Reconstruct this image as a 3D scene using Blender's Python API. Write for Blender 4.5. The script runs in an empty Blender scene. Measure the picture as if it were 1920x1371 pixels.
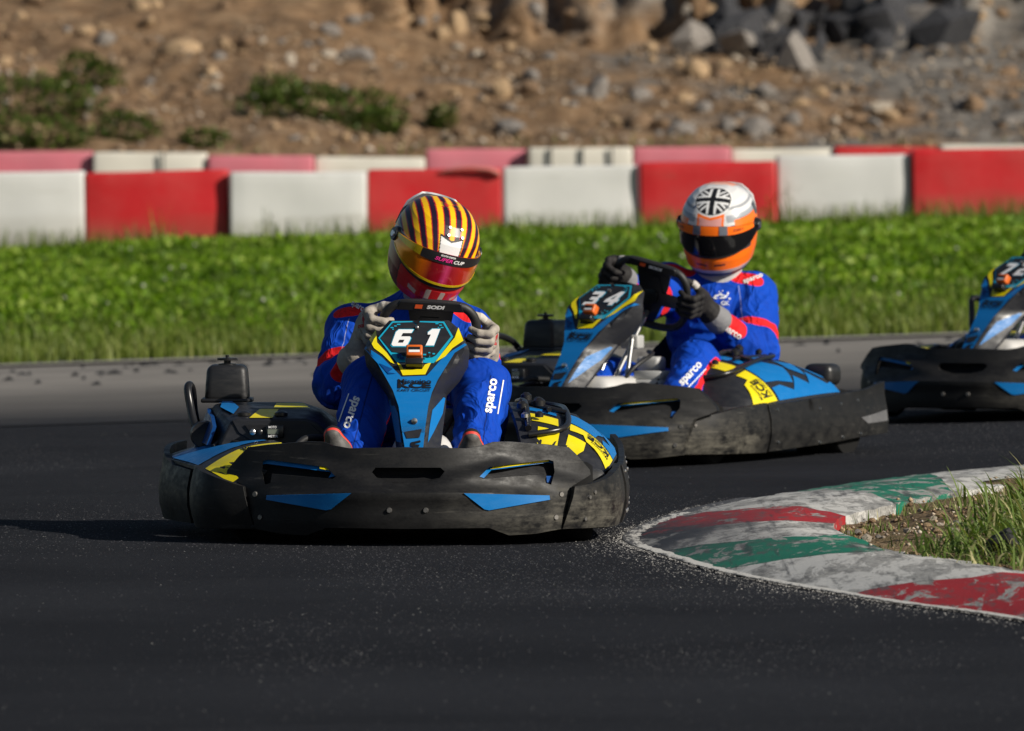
import bpy, bmesh, math, random
import numpy as np
from mathutils import Vector, Matrix, noise as mnoise
from mathutils.geometry import delaunay_2d_cdt
from mathutils.bvhtree import BVHTree

scene = bpy.context.scene
COL = scene.collection
R = math.radians

# ------------------------------------------------------------------ camera, sky, sun, exposure
FPX, HZ, CAMH = 17550.0, 265.0, 1.30          # focal length in photo pixels, horizon row, camera height
cam_d = bpy.data.cameras.new('camera'); cam = bpy.data.objects.new('camera', cam_d); COL.objects.link(cam)
cam.location = (0, 0, CAMH); cam.rotation_euler = (R(90), 0, 0)
cam_d.sensor_width = 36; cam_d.lens = FPX / 1920 * 36
cam_d.shift_y = -(685.5 - HZ) / 1920
cam_d.clip_start = 0.5; cam_d.clip_end = 3000
cam_d.dof.use_dof = True; cam_d.dof.focus_distance = 30.6; cam_d.dof.aperture_fstop = 8.5
scene.camera = cam
SUN_EL, SUN_AZ = 28.0, 32.0                     # azimuth: from image right towards the camera
world = bpy.data.worlds.new('World'); scene.world = world; world.use_nodes = True
wn = world.node_tree; bgn = wn.nodes['Background']
sky = wn.nodes.new('ShaderNodeTexSky'); sky.sky_type = 'NISHITA'; sky.sun_disc = False
sky.sun_elevation = R(SUN_EL); sky.sun_rotation = R(90 + SUN_AZ)
wn.links.new(sky.outputs[0], bgn.inputs[0]); bgn.inputs[1].default_value = 0.05
sun_d = bpy.data.lights.new('sun', 'SUN'); sun_d.energy = 5.0; sun_d.angle = R(0.5); sun_d.color = (1, .93, .82)
sun = bpy.data.objects.new('sun', sun_d); COL.objects.link(sun)
to_sun = Vector((math.cos(R(SUN_EL)) * math.cos(R(SUN_AZ)), -math.cos(R(SUN_EL)) * math.sin(R(SUN_AZ)), math.sin(R(SUN_EL))))
sun.rotation_euler = (-to_sun).to_track_quat('-Z', 'Y').to_euler(); sun.location = (20, -10, 30)
scene.view_settings.view_transform = 'Standard'; scene.view_settings.look = 'None'
scene.view_settings.exposure = 0.12; scene.view_settings.gamma = 1; scene.view_settings.use_curve_mapping = False

# ------------------------------------------------------------------ helpers
def mat(name, col=(.5, .5, .5), rough=.5, metal=0, coat=0, spec=.5):
    m = bpy.data.materials.new(name); m.use_nodes = True
    b = m.node_tree.nodes['Principled BSDF']
    b.inputs['Base Color'].default_value = (*col, 1); b.inputs['Roughness'].default_value = rough
    b.inputs['Metallic'].default_value = metal; b.inputs['Coat Weight'].default_value = coat
    b.inputs['Specular IOR Level'].default_value = spec
    return m
class NT:
    def __init__(s, m): s.t = m.node_tree; s.b = s.t.nodes['Principled BSDF']
    def n(s, typ, **kw):
        nd = s.t.nodes.new(typ)
        for k, v in kw.items():
            if k.startswith('i_'):
                key = k[2:].replace('_', ' ')
                nd.inputs[int(key) if key.isdigit() else key].default_value = v
            else: setattr(nd, k, v)
        return nd
    def l(s, a, b): s.t.links.new(a, b)
    def noise(s, scale, detail=4, rough=.55, vec=None, stretch=None, dist=0):
        if vec is None: vec = s.n('ShaderNodeTexCoord').outputs['Object']
        if stretch:
            mp = s.n('ShaderNodeMapping'); mp.inputs['Scale'].default_value = stretch
            s.l(vec, mp.inputs[0]); vec = mp.outputs[0]
        nd = s.n('ShaderNodeTexNoise', i_Scale=scale, i_Detail=detail, i_Roughness=rough, i_Distortion=dist)
        s.l(vec, nd.inputs['Vector']); return nd.outputs[0]
    def ramp(s, fac, *stops):
        nd = s.n('ShaderNodeValToRGB'); e = nd.color_ramp.elements
        while len(e) < len(stops): e.new(.5)
        for el, (p, c) in zip(e, stops):
            el.position = p; el.color = (*c, 1) if isinstance(c, tuple) else (c, c, c, 1)
        s.l(fac, nd.inputs[0]); return nd.outputs[0]
    def mix(s, fac, a, b, mode='MIX'):
        nd = s.n('ShaderNodeMix', data_type='RGBA', blend_type=mode)
        for sock, v in ((nd.inputs[0], fac), (nd.inputs[6], a), (nd.inputs[7], b)):
            if isinstance(v, (int, float)): sock.default_value = v
            elif isinstance(v, tuple): sock.default_value = (*v, 1) if len(v) == 3 else v
            else: s.l(v, sock)
        return nd.outputs[2]
    def math(s, op, a, b=None, c=None):
        nd = s.n('ShaderNodeMath', operation=op)
        for i, v in enumerate((a, b, c)):
            if v is None: continue
            if isinstance(v, (int, float)): nd.inputs[i].default_value = v
            else: s.l(v, nd.inputs[i])
        return nd.outputs[0]
    def attr(s, name): return s.n('ShaderNodeAttribute', attribute_name=name)
    def bump(s, h, strength=.3, dist=.01):
        nd = s.n('ShaderNodeBump', i_Strength=strength, i_Distance=dist); s.l(h, nd.inputs['Height'])
        s.l(nd.outputs[0], s.b.inputs['Normal']); return nd
    def color(s, c): s.l(c, s.b.inputs['Base Color'])
    def rough(s, c): s.l(c, s.b.inputs['Roughness'])

def props(o, label=None, cat=None, group=None, kind=None):
    if label: o['label'] = label
    if cat: o['category'] = cat
    if group: o['group'] = group
    if kind: o['kind'] = kind
    return o
def empty(name, loc=(0, 0, 0), rz=0, **kw):
    o = bpy.data.objects.new(name, None); COL.objects.link(o); o.empty_display_size = .2
    o.location = loc; o.rotation_euler = (0, 0, rz); return props(o, **kw)
def link(name, me, parent=None, **kw):
    o = bpy.data.objects.new(name, me); COL.objects.link(o)
    if parent is not None: o.parent = parent
    return props(o, **kw)
def mesh(name, verts, faces, m, parent=None, smooth=True, sharp=35, **kw):
    me = bpy.data.meshes.new(name); me.from_pydata([tuple(v) for v in verts], [], faces)
    for x in (m if isinstance(m, list) else [m]): me.materials.append(x)
    finish(me, smooth, sharp); return link(name, me, parent, **kw)
def finish(me, smooth=True, sharp=35):
    me.validate()
    if smooth:
        me.polygons.foreach_set('use_smooth', [True] * len(me.polygons))
        if sharp:
            bm = bmesh.new(); bm.from_mesh(me)
            for e in bm.edges:
                if len(e.link_faces) == 2 and e.calc_face_angle(0) > R(sharp): e.smooth = False
            bm.to_mesh(me); bm.free()
    me.update()
def bmobj(name, bm, m, parent=None, smooth=True, sharp=35, **kw):
    bmesh.ops.recalc_face_normals(bm, faces=bm.faces)
    me = bpy.data.meshes.new(name); bm.to_mesh(me); bm.free(); me.materials.append(m); finish(me, smooth, sharp)
    return link(name, me, parent, **kw)
def bevel_mod(o, w=.004, seg=2, ang=40):
    b = o.modifiers.new('bevel', 'BEVEL'); b.width = w; b.segments = seg; b.limit_method = 'ANGLE'; b.angle_limit = R(ang); b.harden_normals = False
    return o

def pip(pts, x, y):
    c = False; n = len(pts); j = n - 1
    for i in range(n):
        xi, yi = pts[i]; xj, yj = pts[j]
        if (yi > y) != (yj > y) and x < (xj - xi) * (y - yi) / (yj - yi) + xi: c = not c
        j = i
    return c
def resample(poly, sp):
    out = []
    for i, a in enumerate(poly):
        b = poly[(i + 1) % len(poly)]; L = math.dist(a, b); n = max(1, int(L / sp))
        for k in range(n): out.append((a[0] + (b[0] - a[0]) * k / n, a[1] + (b[1] - a[1]) * k / n))
    return out
def cdt(outline, holes, sp):
    loops = [resample(outline, sp)] + [resample(h, sp) for h in holes]
    vs, es = [], []
    for lp in loops:
        b = len(vs); vs += lp; es += [(b + i, b + (i + 1) % len(lp)) for i in range(len(lp))]
    bd = np.array(vs)
    xs = [p[0] for p in outline]; ys = [p[1] for p in outline]
    nx = int((max(xs) - min(xs)) / sp); ny = int((max(ys) - min(ys)) / sp)
    if nx * ny < 60000:
        for i in range(1, nx + 1):
            for j in range(1, ny + 1):
                x = min(xs) + i * sp + (.5 * sp if j % 2 else 0); y = min(ys) + j * sp
                if not pip(outline, x, y) or any(pip(h, x, y) for h in holes): continue
                if ((bd[:, 0] - x) ** 2 + (bd[:, 1] - y) ** 2).min() < (.45 * sp) ** 2: continue
                vs.append((x, y))
    r = delaunay_2d_cdt([Vector(v) for v in vs], es, [], 0, 1e-7)
    v2 = [tuple(v) for v in r[0]]; tris = []
    for f in r[2]:
        cx = sum(v2[i][0] for i in f) / 3; cy = sum(v2[i][1] for i in f) / 3
        if pip(outline, cx, cy) and not any(pip(h, cx, cy) for h in holes): tris.append(tuple(f))
    return v2, tris
def sheet(name, outline, fn, m, parent=None, holes=(), sp=.03, thick=0, lift=0, bev=0, sharp=35, **kw):
    """polygon in a surface's own (u,v), filled and mapped by fn(u,v,lift); thick > 0 gives it a back and walls"""
    v2, tris = cdt(outline, holes, sp)
    V = [fn(u, v, lift) for u, v in v2]; F = list(tris)
    if thick:
        n = len(v2); V += [fn(u, v, lift - thick) for u, v in v2]; cnt = {}
        for a, b, c in tris:
            F.append((a + n, c + n, b + n))
            for e in ((a, b), (b, c), (c, a)): cnt[e] = 1
        for (a, b) in cnt:
            if (b, a) not in cnt: F.append((b, a, a + n, b + n))
    bm = bmesh.new(); bv = [bm.verts.new(v) for v in V]
    for f in F:
        try: bm.faces.new([bv[i] for i in f])
        except ValueError: pass
    if thick: bmesh.ops.recalc_face_normals(bm, faces=bm.faces)
    me = bpy.data.meshes.new(name); bm.to_mesh(me); bm.free(); me.materials.append(m); finish(me, True, sharp)
    o = link(name, me, parent, **kw)
    if bev: bevel_mod(o, bev)
    return o
_txt = {}
def text2d(s, bold=.0, shear=0):
    """triangles of a word, in units of its own height, centred"""
    k = (s, bold, shear)
    if k not in _txt:
        c = bpy.data.curves.new('text', 'FONT'); c.body = s; c.shear = shear; c.offset = bold; c.resolution_u = 3
        o = bpy.data.objects.new('text', c); COL.objects.link(o)
        dg = bpy.context.evaluated_depsgraph_get(); e = o.evaluated_get(dg); me = e.to_mesh()
        v = np.array([tuple(x.co)[:2] for x in me.vertices]); f = [tuple(p.vertices) for p in me.polygons]
        e.to_mesh_clear(); bpy.data.objects.remove(o); bpy.data.curves.remove(c)
        lo, hi = v.min(0), v.max(0); v = (v - (lo + hi) / 2) / (hi[1] - lo[1])
        _txt[k] = (v, f)
    return _txt[k]
def text_on(name, s, fn, m, parent, cx, cy, w, h, ang=0, bold=.02, shear=0, flipy=False, lift=.002, sub=0, **kw):
    v, f = text2d(s, bold, shear); W = v[:, 0].max() - v[:, 0].min()
    V = []
    for x, y in v:
        x, y = x / W * w, y * h * (-1 if flipy else 1)
        V.append(fn(cx + x * math.cos(ang) - y * math.sin(ang), cy + x * math.sin(ang) + y * math.cos(ang), lift))
    return mesh(name, V, f, m, parent, smooth=False, **kw)
def tube_v(pts, rad, n=10, closed=False):
    pts = [Vector(p) for p in pts]; N = len(pts); V, F = [], []
    rad = rad if isinstance(rad, (list, tuple)) else [rad] * N; up = None
    for i, p in enumerate(pts):
        a = pts[(i - 1) % N] if closed or i else p; b = pts[(i + 1) % N] if closed or i < N - 1 else p
        t = (b - a).normalized()
        if up is None: up = t.orthogonal().normalized()
        up = (up - t * up.dot(t)).normalized(); s = t.cross(up)
        for k in range(n):
            q = 2 * math.pi * k / n; V.append(p + (up * math.cos(q) + s * math.sin(q)) * rad[i])
    for i in range(N if closed else N - 1):
        j = (i + 1) % N
        for k in range(n): F.append((i * n + k, i * n + (k + 1) % n, j * n + (k + 1) % n, j * n + k))
    if not closed: F += [tuple(range(n))[::-1], tuple((N - 1) * n + k for k in range(n))]
    return V, F
def smooth_path(pts, k=4, closed=False):
    P = [Vector(p) for p in pts]; n = len(P); out = []
    for i in range(n if closed else n - 1):
        g = lambda j: P[j % n] if closed else P[max(0, min(n - 1, j))]
        a, b, c, d = g(i - 1), g(i), g(i + 1), g(i + 2)
        for q in range(k):
            t = q / k
            out.append(.5 * ((2 * b) + (c - a) * t + (2 * a - 5 * b + 4 * c - d) * t * t + (3 * b - a - 3 * c + d) * t ** 3))
    if not closed: out.append(P[-1])
    return out
def tube(name, pts, rad, m, parent=None, n=10, closed=False, k=4, **kw):
    V, F = tube_v(smooth_path(pts, k, closed), rad, n, closed); return mesh(name, V, F, m, parent, sharp=50, **kw)
def join_tubes(name, lst, m, parent, **kw):
    V, F = [], []
    for pts, r in lst:
        v, f = tube_v(pts, r, 8); b = len(V); V += v; F += [tuple(i + b for i in q) for q in f]
    return mesh(name, V, F, m, parent, sharp=50, **kw)
def rbox(name, c, s, m, parent=None, bev=.01, seg=3, taper=(1, 1), rot=None, **kw):
    bm = bmesh.new(); bmesh.ops.create_cube(bm, size=1)
    for v in bm.verts:
        if v.co.z > 0: v.co.x *= taper[0]; v.co.y *= taper[1]
        v.co = Vector((v.co.x * s[0], v.co.y * s[1], v.co.z * s[2]))
    if bev: bmesh.ops.bevel(bm, geom=bm.edges[:], offset=bev, segments=seg, profile=.5, affect='EDGES')
    M = Matrix.Translation(c) @ (rot.to_4x4() if rot else Matrix()); bmesh.ops.transform(bm, matrix=M, verts=bm.verts)
    return bmobj(name, bm, m, parent, sharp=50, **kw)
def lathe(name, prof, m, parent=None, n=32, axis='z', loc=(0, 0, 0), **kw):
    V, F = [], []
    for r, z in prof:
        for k in range(n):
            q = 2 * math.pi * k / n; p = (r * math.cos(q), r * math.sin(q), z)
            if axis == 'x': p = (z, p[0], p[1])
            elif axis == 'y': p = (p[0], z, p[1])
            V.append((p[0] + loc[0], p[1] + loc[1], p[2] + loc[2]))
    N = len(prof)
    for i in range(N - 1):
        for k in range(n): F.append((i * n + k, i * n + (k + 1) % n, (i + 1) * n + (k + 1) % n, (i + 1) * n + k))
    F += [tuple(range(n))[::-1], tuple((N - 1) * n + k for k in range(n))]
    bm = bmesh.new(); bv = [bm.verts.new(v) for v in V]
    for f in F: bm.faces.new([bv[i] for i in f])
    return bmobj(name, bm, m, parent, sharp=40, **kw)
def interp(tab, x):
    if x <= tab[0][0]: return tab[0][1:]
    for a, b in zip(tab, tab[1:]):
        if x <= b[0]:
            t = (x - a[0]) / (b[0] - a[0]); return [p + (q - p) * t for p, q in zip(a[1:], b[1:])]
    return tab[-1][1:]
def sstep(a, b, x):
    t = np.clip((x - a) / (b - a), 0, 1); return t * t * (3 - 2 * t)
def fbm(x, y, seed, octs=4, sc=1.0):
    """cheap vectorised value noise"""
    def h(ix, iy, s):
        n = (ix.astype(np.int64) * 374761393 + iy.astype(np.int64) * 668265263 + s * 1442695041) & 0x7fffffff
        n = ((n ^ (n >> 13)) * 1274126177) & 0x7fffffff
        return ((n ^ (n >> 16)) & 0xffff) / 65535.0
    r = 0; a = 1; tot = 0; x = np.asarray(x, float) * sc; y = np.asarray(y, float) * sc
    for o in range(octs):
        ix, iy = np.floor(x), np.floor(y); fx, fy = x - ix, y - iy
        fx = fx * fx * (3 - 2 * fx); fy = fy * fy * (3 - 2 * fy)
        v = (h(ix, iy, seed + o) * (1 - fx) + h(ix + 1, iy, seed + o) * fx) * (1 - fy) + (h(ix, iy + 1, seed + o) * (1 - fx) + h(ix + 1, iy + 1, seed + o) * fx) * fy
        r = r + a * v; tot += a; a *= .5; x = x * 2.03 + 7.1; y = y * 2.03 + 3.7
    return r / tot
def np_mesh(name, V, F, m, parent=None, attrs=None, smooth=False, **kw):
    """big meshes: V (n,3), F (k,3 or 4)"""
    me = bpy.data.meshes.new(name); k = F.shape[1]
    me.vertices.add(len(V)); me.vertices.foreach_set('co', np.ascontiguousarray(V, np.float32).ravel())
    me.loops.add(F.size); me.loops.foreach_set('vertex_index', np.ascontiguousarray(F, np.int32).ravel())
    me.polygons.add(len(F)); me.polygons.foreach_set('loop_start', np.arange(0, F.size, k, dtype=np.int32))
    if smooth: me.polygons.foreach_set('use_smooth', np.ones(len(F), bool))
    me.update(calc_edges=True); me.materials.append(m)
    for an, av in (attrs or {}).items():
        av = np.asarray(av, np.float32)
        if av.ndim == 1: me.attributes.new(an, 'FLOAT', 'POINT').data.foreach_set('value', av)
        else:
            c = np.ones((len(av), 4), np.float32); c[:, :3] = av
            me.attributes.new(an, 'FLOAT_COLOR', 'POINT').data.foreach_set('color', c.ravel())
    return link(name, me, parent, **kw)
def G(px, py, z=0):
    """photo pixel on a level at height z -> world point"""
    s = (py - HZ) / (CAMH - z); return Vector(((px - 960) / s, FPX / s, z))

# signed-distance bodies, meshed with surface nets
def cap(P, a, b, ra, rb):
    a = np.array(a, np.float32); b = np.array(b, np.float32); ba = b - a
    h = np.clip(((P - a) @ ba) / max(1e-9, ba @ ba), 0, 1)
    q = P - a - h[..., None] * ba
    return np.sqrt((q * q).sum(-1)) - (ra + (rb - ra) * h)
def ell(P, c, r, Rm=None):
    q = P - np.array(c, np.float32)
    if Rm is not None: q = q @ np.array(Rm, np.float32)
    r = np.array(r, np.float32); k0 = np.sqrt(((q / r) ** 2).sum(-1)); k1 = np.sqrt(((q / (r * r)) ** 2).sum(-1)) + 1e-9
    return k0 * (k0 - 1) / k1
def smin(a, b, k):
    h = np.clip(.5 + .5 * (b - a) / k, 0, 1); return b + (a - b) * h - k * h * (1 - h)
def nets(f, lo, hi, h):
    lo = np.array(lo, float); n = np.ceil((np.array(hi) - lo) / h).astype(int) + 1
    ax = [lo[i] + h * np.arange(n[i]) for i in range(3)]
    P = np.stack(np.meshgrid(*ax, indexing='ij'), -1).astype(np.float32)
    V = f(P); S = V < 0
    c = [(i, j, k) for i in (0, 1) for j in (0, 1) for k in (0, 1)]
    sl = lambda A, d: A[d[0]:A.shape[0] - 1 + d[0], d[1]:A.shape[1] - 1 + d[1], d[2]:A.shape[2] - 1 + d[2]]
    cnt = sum(sl(S, d).astype(np.int8) for d in c); act = (cnt > 0) & (cnt < 8)
    idx = np.full(act.shape, -1, np.int64); A = np.argwhere(act); idx[act] = np.arange(len(A))
    acc = np.zeros((len(A), 3)); num = np.zeros(len(A))
    for i, p in enumerate(c):
        for q in c[i + 1:]:
            if sum(abs(p[t] - q[t]) for t in range(3)) != 1: continue
            va = V[A[:, 0] + p[0], A[:, 1] + p[1], A[:, 2] + p[2]]; vb = V[A[:, 0] + q[0], A[:, 1] + q[1], A[:, 2] + q[2]]
            m = (va < 0) != (vb < 0); t = va / np.where(m, va - vb, 1)
            e = np.array(p) + t[:, None] * (np.array(q) - np.array(p)); acc[m] += e[m]; num += m
    VV = lo + h * (A + acc / num[:, None]); F = []
    for d in range(3):
        o1, o2 = [(1, 2), (2, 0), (0, 1)][d]
        s0 = np.moveaxis(S, (d, o1, o2), (0, 1, 2)); ii = np.moveaxis(idx, (d, o1, o2), (0, 1, 2))
        a, b = s0[:-1, 1:-1, 1:-1], s0[1:, 1:-1, 1:-1]; E = np.argwhere(a != b)
        if not len(E): continue
        x, y, z = E.T; y = y + 1; z = z + 1
        q = np.stack([ii[x, y - 1, z - 1], ii[x, y, z - 1], ii[x, y, z], ii[x, y - 1, z]], 1)
        fl = a[E[:, 0], E[:, 1], E[:, 2]]; q[~fl] = q[~fl][:, ::-1]; F.append(q)
    F = np.concatenate(F); F = F[(F >= 0).all(1)]
    return VV.astype(np.float32), F
def vnormals(V, F):
    n = np.cross(V[F[:, 2]] - V[F[:, 0]], V[F[:, 3]] - V[F[:, 1]]); N = np.zeros_like(V)
    for i in range(4): np.add.at(N, F[:, i], n)
    return N / (np.linalg.norm(N, axis=1, keepdims=True) + 1e-12)
# ================================================================== the setting
rng = np.random.default_rng(7)
random.seed(7)
def zt(x, y):
    """height of the land: flat track, banking up to the right further off, a low grass bank behind"""
    x = np.asarray(x, float); y = np.asarray(y, float)
    return .033 * np.clip(x, -14, 14) * sstep(31, 41, y) + .425 * sstep(58, 88, y) - .03 * sstep(58, 59.5, y) * (1 - sstep(61, 68, y)) * 0
def grid_sheet(name, x0, x1, y0, y1, nx, ny, m, lift=0, **kw):
    xs = np.linspace(x0, x1, nx); ys = np.linspace(y0, y1, ny); X, Y = np.meshgrid(xs, ys)
    V = np.stack([X, Y, zt(X, Y) + lift], -1).reshape(-1, 3); i = np.arange(nx * ny).reshape(ny, nx)
    F = np.stack([i[:-1, :-1], i[:-1, 1:], i[1:, 1:], i[1:, :-1]], -1).reshape(-1, 4)
    return np_mesh(name, V, F, m, smooth=True, **kw)

# --- asphalt
m_asph = mat('asphalt_dark', rough=.95, spec=.03); t = NT(m_asph)
big = t.noise(.35, 3); strk = t.noise(.9, 3, stretch=(.25, 1.6, 1)); fine = t.noise(160, 3, .7); mid = t.noise(40, 3, .6); pit = t.noise(420, 2, .6)
base = t.ramp(big, (.3, (.011, .0118, .0148)), (.7, (.025, .0265, .0315)))
strk2 = t.noise(1.3, 4, .6, stretch=(.35, .5, 1), dist=1.2); base = t.mix(t.ramp(strk2, (.42, .0), (.7, .7)), base, (.005, .0055, .0075)); base = t.mix(t.math('MULTIPLY', strk, .45), base, (.026, .027, .032))
base = t.mix(t.ramp(fine, (.50, 0.), (.70, .6)), base, (.055, .056, .062))
base = t.mix(t.ramp(mid, (.35, .55), (.6, 0.)), base, (.009, .010, .012))
base = t.mix(t.ramp(pit, (.66, 0.), (.74, .9)), base, (.17, .17, .165))
t.color(base); t.rough(t.ramp(mid, (.3, .75), (.7, .95)))
bn = t.bump(t.mix(.5, fine, mid), .5, .006)
m_asph2 = mat('asphalt_grey', rough=.95, spec=.06); t = NT(m_asph2)
n1 = t.noise(.5, 4, stretch=(.25, 1.2, 1)); n2 = t.noise(60, 3, .7); n3 = t.noise(3.5, 4, stretch=(.4, 1, 1))
c = t.ramp(n1, (.3, (.17, .16, .147)), (.7, (.27, .252, .23)))
c = t.mix(t.ramp(n3, (.5, 0.), (.7, .6)), c, (.075, .072, .07))
c = t.mix(t.ramp(n2, (.55, 0.), (.75, .5)), c, (.27, .255, .24)); 
# worn edge towards the dark racing surface
tc = t.n('ShaderNodeTexCoord').outputs['Object']; sp = t.n('ShaderNodeSeparateXYZ'); t.l(tc, sp.inputs[0])
ed = t.n('ShaderNodeMapRange', i_1=45.6, i_2=53.5, i_3=1., i_4=0.); t.l(t.math('ADD', sp.outputs[1], t.math('MULTIPLY', t.math('SUBTRACT', n3, .5), 4.)), ed.inputs[0])
c = t.mix(ed.outputs[0], c, (.027, .028, .032)); t.color(c); t.bump(n2, .4, .006)
grid_sheet('track_asphalt', -60, 60, 3, 60, 90, 60, m_asph, kind='structure')
grid_sheet('old_asphalt_margin', -60, 60, 45.2, 58, 90, 16, m_asph2, .005, kind='structure')
m_edge = mat('edge_concrete', (.30, .285, .25), .9); t = NT(m_edge); n = t.noise(6, 5); t.color(t.ramp(n, (.3, (.16, .15, .13)), (.7, (.36, .34, .3)))); t.bump(n, .4, .01)
grid_sheet('track_edge_strip', -60, 60, 57.7, 58.3, 90, 3, m_edge, .02, kind='structure')
m_soil = mat('soil_green', rough=1); t = NT(m_soil); n = t.noise(1.1, 5); t.color(t.ramp(n, (.3, (.022, .035, .010)), (.7, (.05, .06, .02)))); t.bump(t.noise(15, 4), .8, .05)
grid_sheet('grass_ground', -60, 60, 58.05, 112, 70, 40, m_soil, .01, kind='structure')
m_far = mat('ground_far', (.10, .075, .045), 1)
for nm, a in (('ground', (-900, 900, -60, 1500)),):
    mesh(nm, [(a[0], a[2], -.9), (a[1], a[2], -.9), (a[1], a[3], -.9), (a[0], a[3], -.9)], [(0, 1, 2, 3)], m_far, kind='structure')
# rubber crumbs lying on the old asphalt
m_rub = mat('rubber_crumb', (.012, .012, .013), .8)
V, F = [], []
for i in range(230):
    x, y = rng.uniform(-7, 7), 57.4 - abs(rng.normal(0, 2.2)); 
    if y < 49: continue
    a, b, h = rng.uniform(.015, .05) * (1 if i % 9 else 1.7), rng.uniform(.01, .03), rng.uniform(.01, .03); q = rng.uniform(0, 3); z = float(zt(x, y)) + .005; b0 = len(V)
    for k in range(6):
        u = k / 6 * 2 * math.pi; dx, dy = a * math.cos(u) * rng.uniform(.6, 1), b * math.sin(u); V.append((x + dx, y + dy * 2, z))
    V.append((x, y, z + h)); F += [(b0 + k, b0 + (k + 1) % 6, b0 + 6) for k in range(6)]
mesh('rubber_crumbs', V, F, m_rub, sharp=0, kind='stuff')

def chips(n, seed):
    g = np.random.default_rng(seed); y = 19.5 + 27.5 * g.uniform(0, 1, n) ** 1.25; x = g.uniform(-.066, .066, n) * y; w = g.uniform(.0016, .0050, n); h = w * g.uniform(.35, .85, n); q = g.uniform(0, 6.28, n); kp = g.uniform(0, 1, n) < .06 + 1.1 * sstep(.38, .68, fbm(x * 1.1, y * .35, 61, 4, .8)); x, y, w, h, q = x[kp], y[kp], w[kp], h[kp], q[kp]; n = len(x); P = np.stack([x, y, zt(x, y) - .0004], -1); V = []
    for k in range(3): V.append(P + np.stack([np.cos(q + k * 2.1) * w, np.sin(q + k * 2.1) * w, 0 * w], -1))
    V.append(P + np.stack([0 * w, 0 * w, h], -1)); V = np.stack(V, 1).reshape(-1, 3); i = np.arange(n)[:, None] * 4
    return V, np.concatenate([i + t_ for t_ in ([0, 1, 3], [1, 2, 3], [2, 0, 3])]), np.repeat(g.uniform(0, 1, n), 4)
m_chip = mat('asphalt_chip', rough=.7, spec=.25); t = NT(m_chip); t.color(t.ramp(t.attr('tint').outputs['Fac'], (0, (.02, .02, .023)), (.6, (.042, .042, .048)), (.93, (.075, .075, .08)), (1, (.15, .15, .145))))
V, F, T = chips(150000, 17); np_mesh('asphalt_chips', V, F, m_chip, attrs={'tint': T}, kind='stuff')
# --- grass strip: clover leaves, thin blades, flowers, weeds
def leaf_mat(name, stops, trans=.35):
    m = mat(name, rough=.55, spec=.3); t = NT(m); a = t.attr('tint'); c = t.ramp(a.outputs['Fac'], *stops); t.color(c)
    tr = t.n('ShaderNodeBsdfTranslucent'); t.l(t.mix(1., c, (1.0, 1.2, .35), 'MULTIPLY'), tr.inputs[0]); mx = t.n('ShaderNodeMixShader', i_0=trans)
    t.l(t.b.outputs[0], mx.inputs[1]); t.l(tr.outputs[0], mx.inputs[2])
    out = next(n for n in t.t.nodes if n.type == 'OUTPUT_MATERIAL'); t.l(mx.outputs[0], out.inputs[0]); return m
m_leaf = leaf_mat('clover_leaf', ((0, (.022, .058, .004)), (.35, (.085, .172, .006)), (.7, (.155, .27, .010)), (1, (.31, .40, .07))))
m_blade = leaf_mat('grass_blade', ((0, (.04, .065, .010)), (.5, (.115, .165, .022)), (.85, (.19, .22, .05)), (1, (.30, .27, .12))))
m_flower = mat('clover_flower', (.36, .38, .28), .8)
def leaves(n, x0, x1, y0, y1, size, hmax, seed):
    g = np.random.default_rng(seed); x = g.uniform(x0, x1, n); y = g.uniform(y0, y1, n)
    d = fbm(x, y, seed, 3, .9); h = hmax * (.25 + .9 * d) * np.sqrt(g.uniform(.02, 1, n)) * (.2 + .8 * sstep(60, 70, y))
    s = size * g.uniform(.5, 1.35, n) * (.35 + .65 * sstep(60, 70, y)); az = g.uniform(0, 6.283, n); el = g.normal(.55, .45, n)
    D = np.stack([np.cos(az) * np.cos(el), np.sin(az) * np.cos(el), np.sin(el)], -1); W = np.stack([-np.sin(az), np.cos(az), 0 * az], -1)
    N = np.cross(D, W); C = np.stack([x, y, zt(x, y) + h + .01], -1); s1 = s[:, None]
    V = np.stack([C - D * s1 * .5, C + W * s1 * .42 - N * s1 * .12, C + D * s1 * .5, C - W * s1 * .42 - N * s1 * .12], 1).reshape(-1, 3)
    i = np.arange(n)[:, None] * 4; F = np.concatenate([i + [0, 1, 2], i + [0, 2, 3]])
    tint = np.clip(.22 + .75 * d + .10 * (h / hmax) + g.normal(0, .17, n) - .10, 0, 1)
    return V, F, np.repeat(tint, 4)
def blades(n, P, size, seed, lean=.5, w=.012, segs=3, tintf=None, az=None):
    """curved ribbons rooted at P (n,3)"""
    g = np.random.default_rng(seed); L = size * g.uniform(.5, 1.3, n); az = g.uniform(0, 6.283, n) if az is None else az
    D = np.stack([np.cos(az), np.sin(az), 0 * az], -1); W = np.stack([-np.sin(az), np.cos(az), 0 * az], -1)
    a0 = np.abs(g.normal(.1, .15, n)); a1 = a0 + np.abs(g.normal(lean * 2, lean * .8, n)); p = P.copy(); V = []
    for k in range(segs + 1):
        u = k / segs; ww = (w * (1 - u ** 1.6) + .0006) * g.uniform(.9, 1.1, n) * L / size
        V += [p - W * ww[:, None] * .5, p + W * ww[:, None] * .5]
        a = a0 + (a1 - a0) * u; p = p + (D * np.sin(a)[:, None] + np.array([0, 0, 1]) * np.cos(a)[:, None]) * (L / segs)[:, None]
    V = np.stack(V, 1).reshape(-1, 3); i = np.arange(n)[:, None] * 2 * (segs + 1)
    F = np.concatenate([i + [2 * k, 2 * k + 1, 2 * k + 3, 2 * k + 2] for k in range(segs)])
    tint = np.clip((g.normal(.45, .2, n) if tintf is None else tintf + g.normal(0, .13, n)), 0, 1)
    return V, F, np.repeat(tint, 2 * (segs + 1))
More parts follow.
